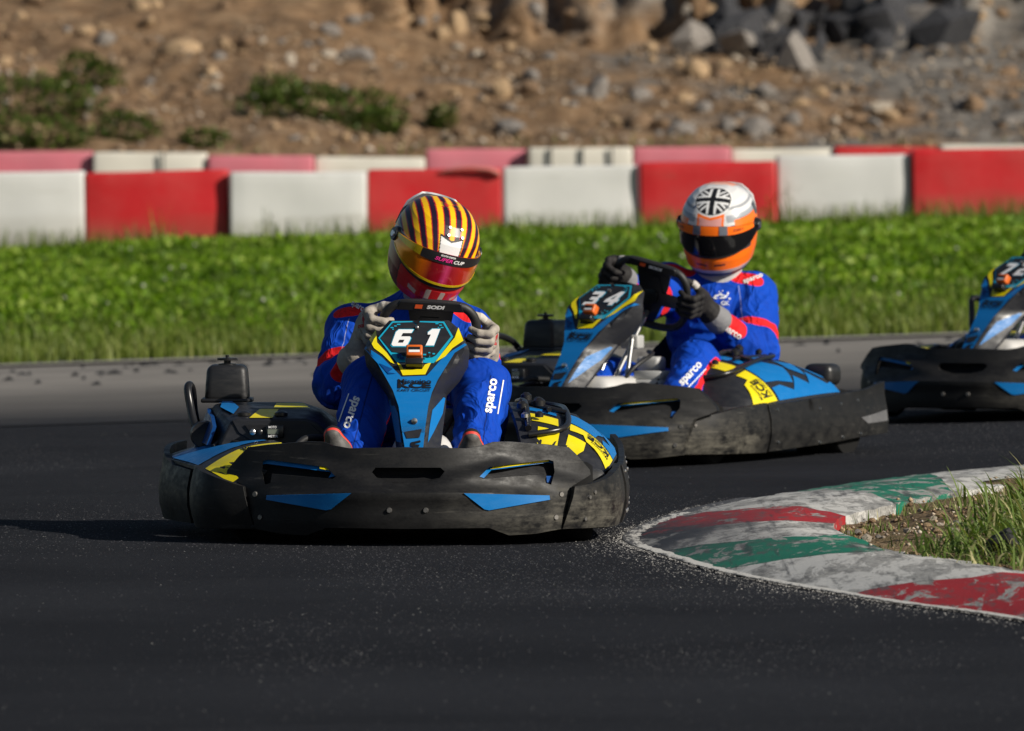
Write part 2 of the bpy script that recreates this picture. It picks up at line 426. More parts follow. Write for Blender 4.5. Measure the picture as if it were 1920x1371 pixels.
V, F, T = leaves(255000, -12, 12, 61, 86, .085, .115, 11)
np_mesh('clover_patch', V, F, m_leaf, attrs={'tint': T}, kind='stuff')
n = 90000; x = rng.uniform(-12, 12, n); y = 58.2 + 28 * rng.uniform(0, 1, n) ** 1.6
V, F, T = blades(n, np.stack([x, y, zt(x, y) + .005], -1), .12, 12, .5, .016, 2, tintf=.42 + .45 * (1 - sstep(60, 71, y)) * fbm(x, y, 5, 3, 1.3) + .3 * (fbm(x, y, 9, 3, .8) - .5))
n = 5000; x = rng.uniform(-8, 8, n); y = rng.uniform(82.8, 85, n); kp = fbm(x, y, 15, 3, 2.2) > .47; x, y = x[kp], y[kp]; v3, f3, t3 = blades(len(x), np.stack([x, y, zt(x, y)], -1), .24, 77, .3, .014, 3, tintf=np.full(len(x), .5))
np_mesh('tall_grass', v3, f3, m_blade, attrs={'tint': t3}, kind='stuff')
np_mesh('grass_blades', V, F, m_blade, attrs={'tint': T}, kind='stuff')
n = 150; x = rng.uniform(-8, 8, n); y = rng.uniform(64, 84, n); z = zt(x, y) + .10 + rng.uniform(-.04, .03, n); r = rng.uniform(.012, .022, n)
o6 = np.array([(1, 0, 0), (0, 1, 0), (-1, 0, 0), (0, -1, 0), (0, 0, 1), (0, 0, -1)], float)
V = (np.stack([x, y, z], -1)[:, None] + o6[None] * r[:, None, None]).reshape(-1, 3)
i = np.arange(n)[:, None] * 6; F = np.concatenate([i + q for q in ([0, 1, 4], [1, 2, 4], [2, 3, 4], [3, 0, 4], [1, 0, 5], [2, 1, 5], [3, 2, 5], [0, 3, 5])])
np_mesh('clover_flowers', V, F, m_flower, smooth=True, kind='stuff')
# tall weeds growing in front of the barrier
V, F, T = [], [], []
def weed_geo(x, y, h, seed):
    g = np.random.default_rng(seed); z = float(zt(x, y)); out = []
    P = np.tile([x, y, z], (7, 1)) + g.normal(0, .03, (7, 3)) * [1, 1, 0]
    v1, f1, t1 = blades(7, P, h, seed, .18, .014, 5); C = []
    n = int(34 * h / .5); u = g.uniform(.25, 1, n); C = np.stack([x + g.normal(0, .06, n), y + g.normal(0, .06, n), z + h * u], -1); s = g.uniform(.03, .07, n)
    az = g.uniform(0, 6.28, n); D = np.stack([np.cos(az), np.sin(az), g.uniform(-.3, .8, n)], -1); W = np.stack([-np.sin(az), np.cos(az), 0 * az], -1)
    v2 = np.stack([C, C + D * s[:, None] * .5 + W * s[:, None] * .22, C + D * s[:, None], C + D * s[:, None] * .5 - W * s[:, None] * .22], 1).reshape(-1, 3)
    f2 = np.arange(n)[:, None] * 4 + [0, 1, 2, 3]
    return (v1, f1, t1), (v2, f2, np.full(4 * n, .3))
weeds = [(300, .62, 'tall weed growing before the leftmost red barrier block'), (500, .55, 'leafy weed at the foot of the white barrier block left of the first helmet'), (1440, .62, 'dark leafy weed behind the orange helmet at the red and white barrier joint'), (1476, .7, 'thin tall weed just right of the orange helmet before the white barrier block'), (560, .42, 'low weed left of the striped helmet before the white barrier block'), (1690, .35, 'small weed by the joint of the rightmost red barrier block'), (985, .4, 'small weed at the left end of the white barrier block between the two helmets')]
for i, (px, h, lab) in enumerate(weeds):
    s = FPX / 84.2; (v1, f1, t1), (v2, f2, t2) = weed_geo((px - 960) / s, 84.2, h * .62, 50 + i); w = empty('weed', ((px - 960) / s, 84.2, float(zt((px - 960) / s, 84.2)))); props(w, lab, 'weed', 'weeds along the barrier')
    for nm, v, f, tt in (('stem', v1, f1, t1), ('foliage', v2, f2, t2)): np_mesh(nm, v - np.array(w.location), f, m_blade if i % 2 else m_leaf, w, {'tint': tt})

# --- barrier blocks
def plastic(name, col, dirt, streak=(.3, .3, .3), sq=.25):
    m = mat(name, col, .5, spec=.35); t = NT(m); tc = t.n('ShaderNodeTexCoord').outputs['Object']
    inf = t.n('ShaderNodeObjectInfo').outputs['Random']; ad = t.n('ShaderNodeVectorMath', operation='ADD'); t.l(tc, ad.inputs[0])
    cb = t.n('ShaderNodeCombineXYZ'); t.l(t.math('MULTIPLY', inf, 30.), cb.inputs[0]); t.l(cb.outputs[0], ad.inputs[1]); v = ad.outputs[0]
    n1 = t.noise(2.2, 4, vec=v); n2 = t.noise(3, 5, .65, vec=v, stretch=(.35, 1, 3)); n3 = t.noise(24, 4, .6, vec=v)
    c = t.mix(t.ramp(n1, (.35, 0.), (.75, sq)), col, streak)
    c = t.mix(t.ramp(n2, (.6, 0.), (.78, .5)), c, dirt)
    sp = t.n('ShaderNodeSeparateXYZ'); t.l(tc, sp.inputs[0])
    low = t.n('ShaderNodeMapRange', i_1=.05, i_2=.30, i_3=.65, i_4=0.); t.l(t.math('ADD', sp.outputs[2], t.math('MULTIPLY', n2, -.25)), low.inputs[0])
    c = t.mix(low.outputs[0], c, dirt); t.color(c); t.rough(t.ramp(n3, (.3, .38), (.7, .6))); t.bump(n1, .25, .02); return m
m_bw = plastic('barrier_white', (.62, .62, .60), (.30, .28, .23), (.44, .44, .44))
m_br = plastic('barrier_red', (.50, .016, .020), (.24, .09, .06), (.46, .06, .055), .7)
m_bw2 = plastic('barrier_white_faded', (.66, .63, .55), (.34, .30, .22), (.5, .47, .4))
m_br2 = plastic('barrier_pink_faded', (.58, .16, .20), (.45, .25, .22), (.52, .22, .25), .5)
m_seam = mat('barrier_seam', (.03, .03, .03), .8)
def barrier_mesh(L, H, D, seed, m, dent=.012):
    bm = bmesh.new(); bmesh.ops.create_cube(bm, size=1)
    for v in bm.verts: v.co = Vector((v.co.x * L, v.co.y * D * (1 if v.co.z < 0 else .86), (v.co.z + .5) * H))
    bmesh.ops.bevel(bm, geom=bm.edges[:], offset=.028, segments=3, profile=.5, affect='EDGES')
    bmesh.ops.subdivide_edges(bm, edges=[e for e in bm.edges if e.calc_length() > .3], cuts=7, use_grid_fill=True)
    for v in bm.verts:
        n = mnoise.noise(Vector((v.co.x * 2.2, v.co.z * 2.5, seed * 3.1))); n2 = mnoise.noise(Vector((v.co.x * 1.1, 5, seed)))
        v.co.y += n * dent * 2.2; v.co.z += n2 * dent * (v.co.z / H)
    bmesh.ops.recalc_face_normals(bm, faces=bm.faces)
    me = bpy.data.meshes.new('barrier_block'); bm.to_mesh(me); bm.free(); me.materials.append(m); finish(me, True, 50); return me
m_lip = plastic('lip_faded_red', (.55, .13, .11), (.3, .1, .08)); BY = 85.0; sB = FPX / BY
seams = [-104, 160.5, 430.5, 689, 944.5, 1200.5, 1458.5, 1711, 1966, 2220]
tops = [323, 321, 323, 317, 311, 303, 291, 279, 271, 262]
labs = ['white front row barrier block cut off by the left edge of the photo', 'leftmost red barrier block of the front row',
        'white front row barrier block left of the striped helmet', 'red front row barrier block directly behind the striped helmet, its top lip torn',
        'white front row barrier block between the two helmeted drivers', 'red front row barrier block behind the white and orange helmet',
        'white front row barrier block right of the orange helmet with dark streaks low down', 'red front row barrier block at the right edge of the photo']
for i in range(-4, 12):
    a, b = (seams[i], seams[i + 1]) if 0 <= i < 9 else (seams[0] + 262 * i, seams[0] + 262 * (i + 1)) if i < 0 else (seams[9] + 254 * (i - 9), seams[9] + 254 * (i - 8))
    xa, xb = (a - 960) / sB, (b - 960) / sB; xm = (xa + xb) / 2; tp = tops[i] if 0 <= i < 9 else (323 - 5 * i if i < 0 else 262 - 8 * (i - 9))
    zt_ = CAMH - (tp - HZ) / sB; H = .80
    yj = .05 * math.sin(i * 2.3)
    o = link('barrier_block', barrier_mesh(xb - xa - .012, H, .55, i + 3, m_br if i % 2 else m_bw)); o.location = (xm, BY + .27 + yj, zt_ - H)
    o.rotation_euler = (0, -R(1.0) if i not in (2, 3) else -R(.5), 0)
    lab = labs[i] if 0 <= i < 8 else ('%s barrier block beyond the %s edge of the photo, %s' % ('red' if i % 2 else 'white', 'left' if i < 0 else 'right', {-1: 'nearest to it', 8: 'nearest to it', -2: 'second from it', 9: 'second from it', -3: 'third from it', 10: 'third from it'}.get(i, 'end of the row')))
    props(o, lab, 'barrier', 'red and white plastic barrier blocks in the front row')
    if i == 3:   # the torn, curled up lip of this block
        lip = [(.05, -.24, H - .03), (.18, -.27, H - .004), (.34, -.28, H + .006), (.5, -.28, H - .01), (.57, -.28, H - .04), (.59, -.25, H - .07)]
        tube('torn_lip', lip, [.012, .016, .02, .024, .026, .012], m_lip, o, n=8, k=1)
BY2 = 104.0; sB2 = FPX / BY2
seams2 = [-215, -20, 175, 390, 590, 798, 990, 1186, 1370, 1562, 1760, 1960, 2160]
tops2 = [284, 284, 286, 292, 295, 279, 277, 276, 279, 275, 272, 270, 268]
def lab2(i):
    return ['faded pink back row block left of the frame edge', 'faded pink back row barrier block at the far left edge above the white front block', 'off white back row barrier block above the leftmost red front block', 'faded pink back row block above the white front block left of the striped helmet',
            'off white back row block straight above the striped helmet', 'faded pink back row block right of the striped helmet above the white front block', 'off white back row barrier block with dark joints midway between the helmets',
            'faded pink back row block just left of the orange helmet', 'off white back row block peeping out above the orange helmet', 'orange red back row block peeping over the white front block at right',
            'off white back row block hidden behind the last red front block', 'faded red back row block beyond the right edge'][i]
for i in range(12):
    xa, xb = (seams2[i] - 960) / sB2, (seams2[i + 1] - 960) / sB2; z1 = CAMH - (tops2[i + 0] - HZ) / sB2 - (.0 if i else 0)
    o = link('barrier_block', barrier_mesh(xb - xa - .015, .8, .55, i + 40, [m_br2, m_br2, m_bw2, m_br2, m_bw2, m_br2, m_bw2, m_br2, m_bw2, m_br, m_bw2, m_br2][i])); o.location = ((xa + xb) / 2, BY2 + .1 * math.sin(i * 1.7), z1 - .8 - .0)
    if i in (2, 6):
        for k in (-.28, .02, .3) if i == 6 else (.12,):
            rbox('joint_strip', ((xb - xa) * k, -.285, .55), (.02, .03, .5), m_seam, o, .004)
    props(o, lab2(i), 'barrier', 'faded barrier blocks in the back row')

# --- the excavated hillside
m_hill = mat('hill_earth', rough=.95, spec=.2); t = NT(m_hill)
geo = t.n('ShaderNodeTexCoord').outputs['Object']; n1 = t.noise(.55, 5, .6); n2 = t.noise(3.2, 6, .65); n3 = t.noise(1.6, 5, .6, stretch=(2.2, 1, .35)); n4 = t.noise(14, 4, .7)
c = t.ramp(n2, (.25, (.10, .056, .028)), (.5, (.235, .145, .078)), (.75, (.36, .25, .15)))
g = t.ramp(n2, (.25, (.07, .065, .06)), (.55, (.19, .175, .155)), (.8, (.34, .32, .29)))
sp = t.n('ShaderNodeSeparateXYZ'); t.l(geo, sp.inputs[0])
gx = t.n('ShaderNodeMapRange', i_1=-2., i_2=6., i_3=-.18, i_4=.13); t.l(sp.outputs[0], gx.inputs[0])
c = t.mix(t.ramp(t.math('ADD', n1, gx.outputs[0]), (.46, 0.), (.60, 1.)), c, g)
c = t.mix(t.math('MULTIPLY', t.ramp(n3, (.3, .8), (.52, 0.)), .8), c, (.05, .032, .018))
c = t.mix(t.ramp(n4, (.58, 0.), (.72, .7)), c, (.42, .34, .25)); t.color(c); t.bump(t.mix(.5, n2, n4), .9, .12)
prof = [(105.2, -2.), (105.5, .55), (108, .8), (110, 1.0), (113, 1.28), (116, 1.62), (119, 2.0), (121, 2.22), (122.5, 2.35), (124.5, 2.42), (125.2, 2.75), (126, 3.35), (127, 4.3), (128.5, 5.6), (131, 7.2), (138, 8.6), (160, 9.5), (220, 10)]
L = [0]
for a, b in zip(prof, prof[1:]): L.append(L[-1] + math.dist(a, b))
nu, nv = 420, 190; U = np.linspace(-24, 24, nu)
tt = np.concatenate([np.linspace(0, L[-5], nv - 20), np.linspace(L[-5], L[-1], 21)[1:]])
PY = np.interp(tt, L, [p[0] for p in prof]); PZ = np.interp(tt, L, [p[1] for p in prof])
X, Yb = np.meshgrid(U, PY); Zb = np.repeat(PZ[:, None], nu, 1)
wall = sstep(2.38, 2.9, Zb); left = 1 - sstep(-3.2, -.8, X)       # on the left the slope runs on without the terrace
Zs = np.interp(Yb, [105, 110, 118, 126, 134, 160, 220], [.6, 1.0, 2.0, 3.35, 5.0, 8, 10]); Zb = Zb * (1 - left) + Zs * left; wall = wall * (1 - left * .6)
d1 = fbm(X, Yb, 3, 5, .7) - .5; d2 = fbm(X * 2.4, Yb * .5 + Zb * .8, 21, 4, .9) - .5; d3 = fbm(X, Zb * 2.0 + Yb, 33, 4, 3.0) - .5
rid = np.abs(fbm(X * 1.6, Zb * .5, 71, 3, 1.1) - .5) * 2
Yd = Yb - wall * (1.1 * d2 + 1.5 * (rid - .3)) + .25 * d3; Zd = Zb + (1 - wall) * (.55 * d1 + .16 * d3) + wall * .3 * d3 + .033 * np.clip(X, -14, 14) * .5
V = np.stack([X, Yd, Zd], -1).reshape(-1, 3); i = np.arange(nu * nv).reshape(nv, nu)
F = np.stack([i[:-1, :-1], i[:-1, 1:], i[1:, 1:], i[1:, :-1]], -1).reshape(-1, 4)
hill = np_mesh('hillside', V, F, m_hill, smooth=True, kind='structure')
hbvh = BVHTree.FromPolygons([tuple(v) for v in V], [tuple(f) for f in F])
def hill_hit(px, py):
    d = Vector(((px - 960) / FPX, 1, -(py - HZ) / FPX)).normalized(); return hbvh.ray_cast(Vector((0, 0, CAMH)), d)[0]
def rock_mat(name, c0, c1):
    m = mat(name, rough=.9, spec=.25); t = NT(m); n = t.noise(7, 5, .65); t.color(t.ramp(n, (.3, c0), (.7, c1))); t.bump(n, .7, .03); return m
m_rocks = [rock_mat('rock_tan', (.30, .20, .11), (.46, .33, .20)), rock_mat('rock_grey', (.15, .135, .12), (.29, .265, .24)), rock_mat('rock_brown', (.15, .095, .055), (.27, .18, .11)), rock_mat('rock_pale', (.33, .28, .22), (.48, .42, .34)), rock_mat('rock_dark', (.025, .026, .03), (.07, .07, .075))]
def rock_mesh(seed, m, sub=2, rough=.28):
    bm = bmesh.new(); bmesh.ops.create_icosphere(bm, subdivisions=sub, radius=1)
    for v in bm.verts:
        p = v.co * 1.1 + Vector((seed * 7.3, seed * 1.9, 0)); k = 1 + rough * mnoise.noise(p) + rough * .4 * mnoise.noise(p * 2.7)
        v.co *= k
    me = bpy.data.meshes.new('stone'); bm.to_mesh(me); bm.free(); me.materials.append(m); finish(me, True, 28); return me
rocks = [[rock_mesh(s * 5 + j, m, 2 if j < 3 else 1) for s in range(5)] for j, m in enumerate(m_rocks)]
def stone_on_hill(px, py, r, j, sq=(1, 1, .7), nm='stone', parent=None):
    p = hill_hit(px, py)
    if p is None: return None
    k = random.randrange(5); o = link(nm, rocks[j][k], parent); o.location = p + Vector((0, -.15 * r, .25 * r * sq[2]))
    o.scale = (r * sq[0], r * sq[1], r * sq[2]); o.rotation_euler = (random.uniform(-.3, .3), random.uniform(-.35, .35), random.uniform(0, 6.28)); return o
big = [(335, 100, .30, 0, (1.0, .8, .48), 'large flat tan boulder lying alone on the upper left slope'), (940, 178, .16, 0, (.8, .8, 1.1), 'upright tan boulder above the back row barrier right of the striped helmet'),
       (1307, 140, .17, 0, (1, .9, .95), 'round orange tan boulder under the terrace edge above the orange helmet'), (1277, 125, .09, 0, (.7, .8, 1.1), 'small tan stone touching the round orange tan boulder on its left'),
       (857, 60, .17, 0, (.8, .8, 1.3), 'tall tan block standing in the brown cut bank, top centre'), (1120, 180, .17, 1, (.8, .8, 1.2), 'pale grey broken slab in the middle of the rubble'),
       (1290, 30, .12, 3, (.9, .9, 1.1), 'pale block on the grey bank left of the dark rock face'), (1636, 30, .16, 3, (.8, .8, 1.3), 'pale boulder sitting on top of the dark rocks at upper right'),
       (1650, 205, .13, 3, (1.2, .8, .7), 'pale flat stone on the brown slope at right'), (1425, 205, .09, 3, (1.1, .8, .7), 'small pale stone on the brown slope right above the orange helmet'),
       (545, 120, .10, 3, (.7, .8, 1.4), 'pale upright stake like stone on the left slope'), (660, 108, .17, 1, (1.4, .8, .6), 'flat grey slab on the slope right of the large tan boulder'),
       (1275, 250, .17, 1, (1.2, .8, .7), 'grey stone half buried just above the barrier left of the orange helmet'), (1200, 232, .10, 0, (1, .9, .7), 'tan stone above the barrier between the two drivers')]
for px, py, r, j, sq, lab in big:
    o = stone_on_hill(px, py, r, j, sq, 'boulder'); props(o, lab, 'boulder', 'boulders on the hillside'); o.rotation_euler[2] = 0
for k in range(250):
    px, py = random.uniform(-60, 1980), 262 - 262 * random.random() ** 1.25
    rr = random.choice((.05, .06, .07, .08, .1, .13)) * random.uniform(.8, 1.3)
    j = random.choices((0, 1, 2, 3), (.34, .22, .38, .06) if px < 950 else (.22, .36, .36, .06))[0]
    stone_on_hill(px, py, rr, j, (random.uniform(.8, 1.5), 1, random.uniform(.5, .95)), 'stone', hill)
for k in range(46):      # dark broken rock face at upper right
    k_a = rock_mesh(200 + k, m_rocks[4 if random.random() < .6 else 1], 1, .75); px = random.choice((random.gauss(1560, 75), random.gauss(1700, 40), random.gauss(1400, 70), random.gauss(1480, 60))); py = 55 + (px - 1560) * -.12 + random.gauss(10, 26)
    if py > 118: py = 100
    o = stone_on_hill(px, py, random.uniform(.14, .36), 4, (random.uniform(.8, 1.5), .8, random.uniform(.8, 1.5)), 'stone', hill)
    if o: o.data = k_a
# fine rubble
def rubble(name, n, seed, samp, r0, r1, m, **kw):
    g = np.random.default_rng(seed); P = samp(g, n); n = len(P); r = g.uniform(r0, r1, n) ** 1
    b = o6[None] * (1 + g.uniform(-.35, .35, (n, 6, 1))) * r[:, None, None] * np.array([1, 1, .75]); q = g.uniform(0, 6.28, n); cq, sq = np.cos(q), np.sin(q)
    b = np.stack([b[..., 0] * cq[:, None] - b[..., 1] * sq[:, None], b[..., 0] * sq[:, None] + b[..., 1] * cq[:, None], b[..., 2]], -1)
    V = (P[:, None] + b).reshape(-1, 3); i = np.arange(n)[:, None] * 6
    F = np.concatenate([i + q for q in ([0, 1, 4], [1, 2, 4], [2, 3, 4], [3, 0, 4], [1, 0, 5], [2, 1, 5], [3, 2, 5], [0, 3, 5])])
    return np_mesh(name, V, F, m, attrs={'tint': np.repeat(g.uniform(0, 1, n), 6)}, **kw)
m_rubble = mat('rubble', rough=.95, spec=.2); t = NT(m_rubble); t.color(t.ramp(t.attr('tint').outputs['Fac'], (0, (.06, .04, .025)), (.35, (.19, .125, .07)), (.6, (.26, .22, .18)), (.85, (.40, .28, .16)), (1, (.50, .45, .38))))
def samp_hill(g, n):
    k = g.integers(0, (nv - 60) * nu, n * 2); P = V0[k]; P = P[(np.abs(P[:, 0]) < 11)][:n]; return P + g.normal(0, .04, P.shape)
V0 = V.copy()
rubble('rubble', 9000, 5, samp_hill, .02, .062, m_rubble, kind='stuff')
# bushes on the slope
m_bush = leaf_mat('bush_leaf', ((0, (.03, .055, .009)), (.5, (.085, .13, .02)), (.85, (.15, .175, .04)), (1, (.26, .23, .10))), .25)
def bush(px, py, w, h, n, seed, lab):
    p = hill_hit(px, py); g = np.random.default_rng(seed)
    u = g.normal(0, 1, (n, 3)); u /= np.linalg.norm(u, axis=1, keepdims=True); rr = g.uniform(.35, 1, n) ** .5; lump = .75 + .5 * fbm(u[:, 0] * 2, u[:, 2] * 2 + u[:, 1], seed, 2, 1.5)
    C = np.array(p) + u * rr[:, None] * lump[:, None] * np.array([w, .55 * (w + h) * .5, h]) + np.array([0, -.1, .1]); s = g.uniform(.05, .11, n)
    az = g.uniform(0, 6.28, n); el = g.normal(.4, .5, n); D = np.stack([np.cos(az) * np.cos(el), np.sin(az) * np.cos(el), np.sin(el)], -1); W = np.stack([-np.sin(az), np.cos(az), 0 * az], -1)
    V = np.stack([C - D * s[:, None] * .5, C + W * s[:, None] * .35, C + D * s[:, None] * .5, C - W * s[:, None] * .35], 1).reshape(-1, 3); F = np.arange(n)[:, None] * 4 + [0, 1, 2, 3]
    props(np_mesh('bush', V, F, m_bush, attrs={'tint': np.repeat(np.clip(g.normal(.45, .2, n) + .2 * (lump - 1), 0, 1), 4)}), lab, 'bush', 'bushes on the hillside')
bush(165, 165, .42, .40, 1100, 1, 'dark green rounded bush standing highest on the left slope'); bush(60, 212, .95, .42, 2000, 2, 'sparse green bush spreading at the far left edge below the dark bush')
bush(600, 225, 1.05, .42, 3000, 3, 'wide green bush spreading above the barrier behind the striped helmet'); bush(520, 195, .40, .30, 800, 4, 'dark upper left end bush of the green thicket left of the striped helmet')
bush(705, 250, .42, .22, 800, 5, 'low green bush at the right end of the thicket'); bush(240, 258, .45, .24, 600, 6, 'small low bush above the leftmost red front block')
bush(830, 235, .22, .18, 300, 7, 'small olive bush above the back row pink block right of the striped helmet'); bush(75, 265, .75, .2, 800, 8, 'low green growth along the top of the leftmost pink block')
bush(385, 275, .3, .15, 300, 9, 'low scrub between the small bush and the wide thicket')
# dry weeds low on the slope
n = 5000; gx_ = rng.uniform(-10, 10, n); gk = rng.integers(nu * 4, nu * 60, n); P = V0[gk]; P = P[(fbm(P[:, 0], P[:, 1], 77, 3, .8) > .52)]
v, f, tt_ = blades(len(P), P, .14, 31, .5, .02, 2, tintf=np.full(len(P), .6)); np_mesh('dry_grass', v, f, m_blade, attrs={'tint': tt_}, kind='stuff')

# --- kerb at the apex
outer = [(2300, 1235), (1920, 1160), (1700, 1130), (1560, 1107), (1440, 1086), (1340, 1064), (1262, 1040), (1208, 1023), (1191, 1008), (1218, 988), (1290, 962), (1390, 938), (1504, 919), (1620, 902), (1740, 888), (1920, 872), (2200, 852)]
ridge = [(2300, 1118), (1920, 1078), (1853, 1068), (1750, 1050), (1636, 1035), (1590, 1020), (1532, 1006), (1497, 992), (1478, 979), (1482, 967), (1504, 953), (1560, 940), (1635, 925), (1705, 912), (1800, 898), (1920, 885), (2200, 862)]
inner = [None] * 4 + [(1668, 1031), (1622, 1014), (1584, 1001), (1566, 993), (1562, 985), (1568, 978), (1578, 969), (1628, 957), (1680, 945), (1745, 932), (1809, 921), (1920, 906), (2200, 880)]
KO = [G(*p, .004) for p in outer]; KR = [G(*p, .075) for p in ridge]
KI = [G(*p, .06) if p else KR[i] + Vector((.13, .06, -.012)) for i, p in enumerate(inner)]
def kat(pts, t):
    n = len(pts); i = max(0, min(n - 2, int(t))); u = t - i; g = lambda j: pts[max(0, min(n - 1, j))]
    a, b, c, d = g(i - 1), g(i), g(i + 1), g(i + 2)
    return .5 * ((2 * b) + (c - a) * u + (2 * a - 5 * b + 4 * c - d) * u * u + (3 * b - a - 3 * c + d) * u ** 3)
def kerb_pt(t, v):
    t = max(0, min(15.999, t))
    if v <= 1: p = kat(KO, t).lerp(kat(KR, t), v); p.z = .004 + (kat(KR, t).z - .004) * (1 - (1 - v) ** 1.5); return p
    if v <= 2: return kat(KR, t).lerp(kat(KI, t), v - 1)
    p = kat(KI, t).copy(); p.z -= .075 * (v - 2); return p
def paint(name, col, wear=.5, dark=(.30, .29, .27)):
    m = mat(name, col, .7, spec=.3); t = NT(m); n1 = t.noise(9, 6, .7, stretch=(1, .28, 1), dist=.6); n2 = t.noise(55, 4, .7); n3 = t.noise(2.2, 3); n4 = t.noise(26, 5, .7, stretch=(.5, .12, 1)); n5 = t.noise(15, 4, .6, stretch=(1.2, .05, 1), dist=.2)
    c = t.mix(t.ramp(n2, (.35, 0.), (.7, .35)), col, tuple(x * .6 for x in col))
    c = t.mix(t.ramp(n1, (wear, 0.), (wear + .03, 1.)), c, t.ramp(n2, (.3, (.15, .147, .14)), (.7, (.46, .45, .42))))
    c = t.mix(t.ramp(n4, (.52, 0.), (.64, .8)), c, (.085, .083, .08))
    c = t.mix(t.ramp(n5, (.56, 0.), (.66, .7)), c, (.04, .04, .042)); tc = t.attr('rub'); c = t.mix(t.math('MULTIPLY', tc.outputs['Fac'], t.ramp(n1, (.36, .55), (.5, 1.))), c, (.028, .030, .036)); t.color(c); t.bump(t.mix(.5, n2, n1), .55, .006); return m
mk = {'r': paint('kerb_paint_red', (.36, .018, .022), .56), 'w': paint('kerb_paint_white', (.56, .55, .52), .50), 'g': paint('kerb_paint_green', (.006, .17, .10), .53)}
kerb = empty('kerb', (0, 0, 0), kind='structure')
segs = [('r', 0, 0, 2.7, 1.3), ('w', 2.7, 1.3, 3.6, 2.9), ('w', 3.6, 2.9, 4.8, 4.0), ('g', 4.8, 4.0, 6.3, 6.0), ('w', 6.3, 6.0, 7.9, 8.3), ('r', 7.9, 8.3, 9.7, 10.2), ('w', 9.7, 10.2, 11.7, 12.0), ('g', 11.7, 12.0, 13.9, 13.7), ('w', 13.9, 13.7, 15.999, 15.999)]
vs_ = [0, .12, .25, .4, .55, .7, .85, .95, 1, 1.06, 1.3, 1.6, 1.94, 2, 2.3, 3]
for c, a0, a1, b0, b1 in segs:
    NTs = max(8, int((b0 - a0) * 12)); Vv, Ff, rub = [], [], []
    for i in range(NTs + 1):
        q = i / NTs
        for v in vs_:
            w = min(1, v) ** 1.4; e = .004 if i == 0 else (-.004 if i == NTs else 0)
            t_ = (a0 + (a1 - a0) * w) * (1 - q) + (b0 + (b1 - b0) * w) * q + e; p = kerb_pt(t_, v); nn = mnoise.noise(p * 9) * .004; Vv.append(p + Vector((0, 0, nn)))
            rub.append(min(1, 1.35 * max(0, 1 - v / .95) ** .6 * math.exp(-((t_ - 7.7) / 1.9) ** 2)))
    k = len(vs_)
    Ff = [(i * k + j, i * k + j + 1, (i + 1) * k + j + 1, (i + 1) * k + j) for i in range(NTs) for j in range(k - 1)]
    Ff += [tuple(j for j in range(k)), tuple(NTs * k + j for j in range(k))[::-1]]
    o = mesh('kerb_segment', Vv, Ff, mk[c], kerb, sharp=32)
    at = o.data.attributes.new('rub', 'FLOAT', 'POINT'); at.data.foreach_set('value', np.array(rub, np.float32))
# worn white edge line along the kerb
m_line = mat('worn_line', rough=.8); t = NT(m_line); n2 = t.noise(26, 5, .75, stretch=(1, .14, 1)); n3 = t.noise(90, 3, .7, stretch=(1, .2, 1)); a = t.attr('cov')
mk_ = t.ramp(t.math('ADD', t.math('MULTIPLY', t.mix(.4, n2, n3), 1.), t.math('SUBTRACT', t.math('MULTIPLY', a.outputs['Fac'], .42), .20)), (.46, 0.), (.54, 1.))
t.color(t.mix(mk_, (.036, .037, .042), (.48, .47, .44))); t.bump(n3, .2, .004)
Vv, cov = [], []
NS = 240
for i in range(NS + 1):
    tq = 15.99 * i / NS; p = kat(KO, tq); d = (kat(KO, min(15.99, tq + .05)) - kat(KO, max(0, tq - .05))).normalized(); nrm = Vector((-d.y, d.x, 0)); nrm = nrm if (nrm.dot(p - kat(KR, tq)) > 0) else -nrm
    for q in (-.05, -.03, -.01, .01, .025, .04): 
        Vv.append(Vector((p.x, p.y, 0)) + nrm * q + Vector((0, 0, .0065))); cov.append((1.0 - abs(q) / .05 * .7) * (.85 if tq < 7 else .6 if tq < 10 else .35))
mesh('edge_line', Vv, [(i * 6 + j, i * 6 + j + 1, (i + 1) * 6 + j + 1, (i + 1) * 6 + j) for i in range(NS) for j in range(5)], m_line, sharp=0, kind='structure').data.attributes.new('cov', 'FLOAT', 'POINT').data.foreach_set('value', np.array(cov, np.float32))
# paint left on the raised chips beside the kerb
g = np.random.default_rng(23); Vc = []
for k in range(24000):
    tq = g.uniform(0, 13.5); q = abs(g.normal(0, .04)) if k % 4 else abs(g.normal(0, .11)); 
    if tq > 7.5 and g.uniform() < (tq - 7.5) / 6: continue
    p = kat(KO, tq); d = kat(KO, min(15.99, tq + .05)) - kat(KO, max(0, tq - .05)); nr = Vector((-d.y, d.x, 0)).normalized(); nr = nr if nr.dot(p - kat(KR, tq)) > 0 else -nr
    p = p + nr * (q - .03); w = g.uniform(.0018, .0045); h = w * g.uniform(.4, .8); a = g.uniform(0, 6.28); zz = .004 if q < .1 else -.0003
    Vc += [(p.x + math.cos(a + i * 2.1) * w, p.y + math.sin(a + i * 2.1) * w, zz) for i in range(3)] + [(p.x, p.y, zz + h)]
i = np.arange(len(Vc) // 4)[:, None] * 4
m_pch = mat('painted_chip', rough=.8); t = NT(m_pch); t.color(t.ramp(t.attr('tint').outputs['Fac'], (0, (.05, .05, .05)), (.5, (.20, .195, .185)), (1, (.50, .48, .45))))
np_mesh('painted_chips', np.array(Vc), np.concatenate([i + q for q in ([0, 1, 3], [1, 2, 3], [2, 0, 3])]), m_pch, attrs={'tint': np.repeat(g.uniform(0, 1, len(Vc) // 4), 4)}, kind='stuff')
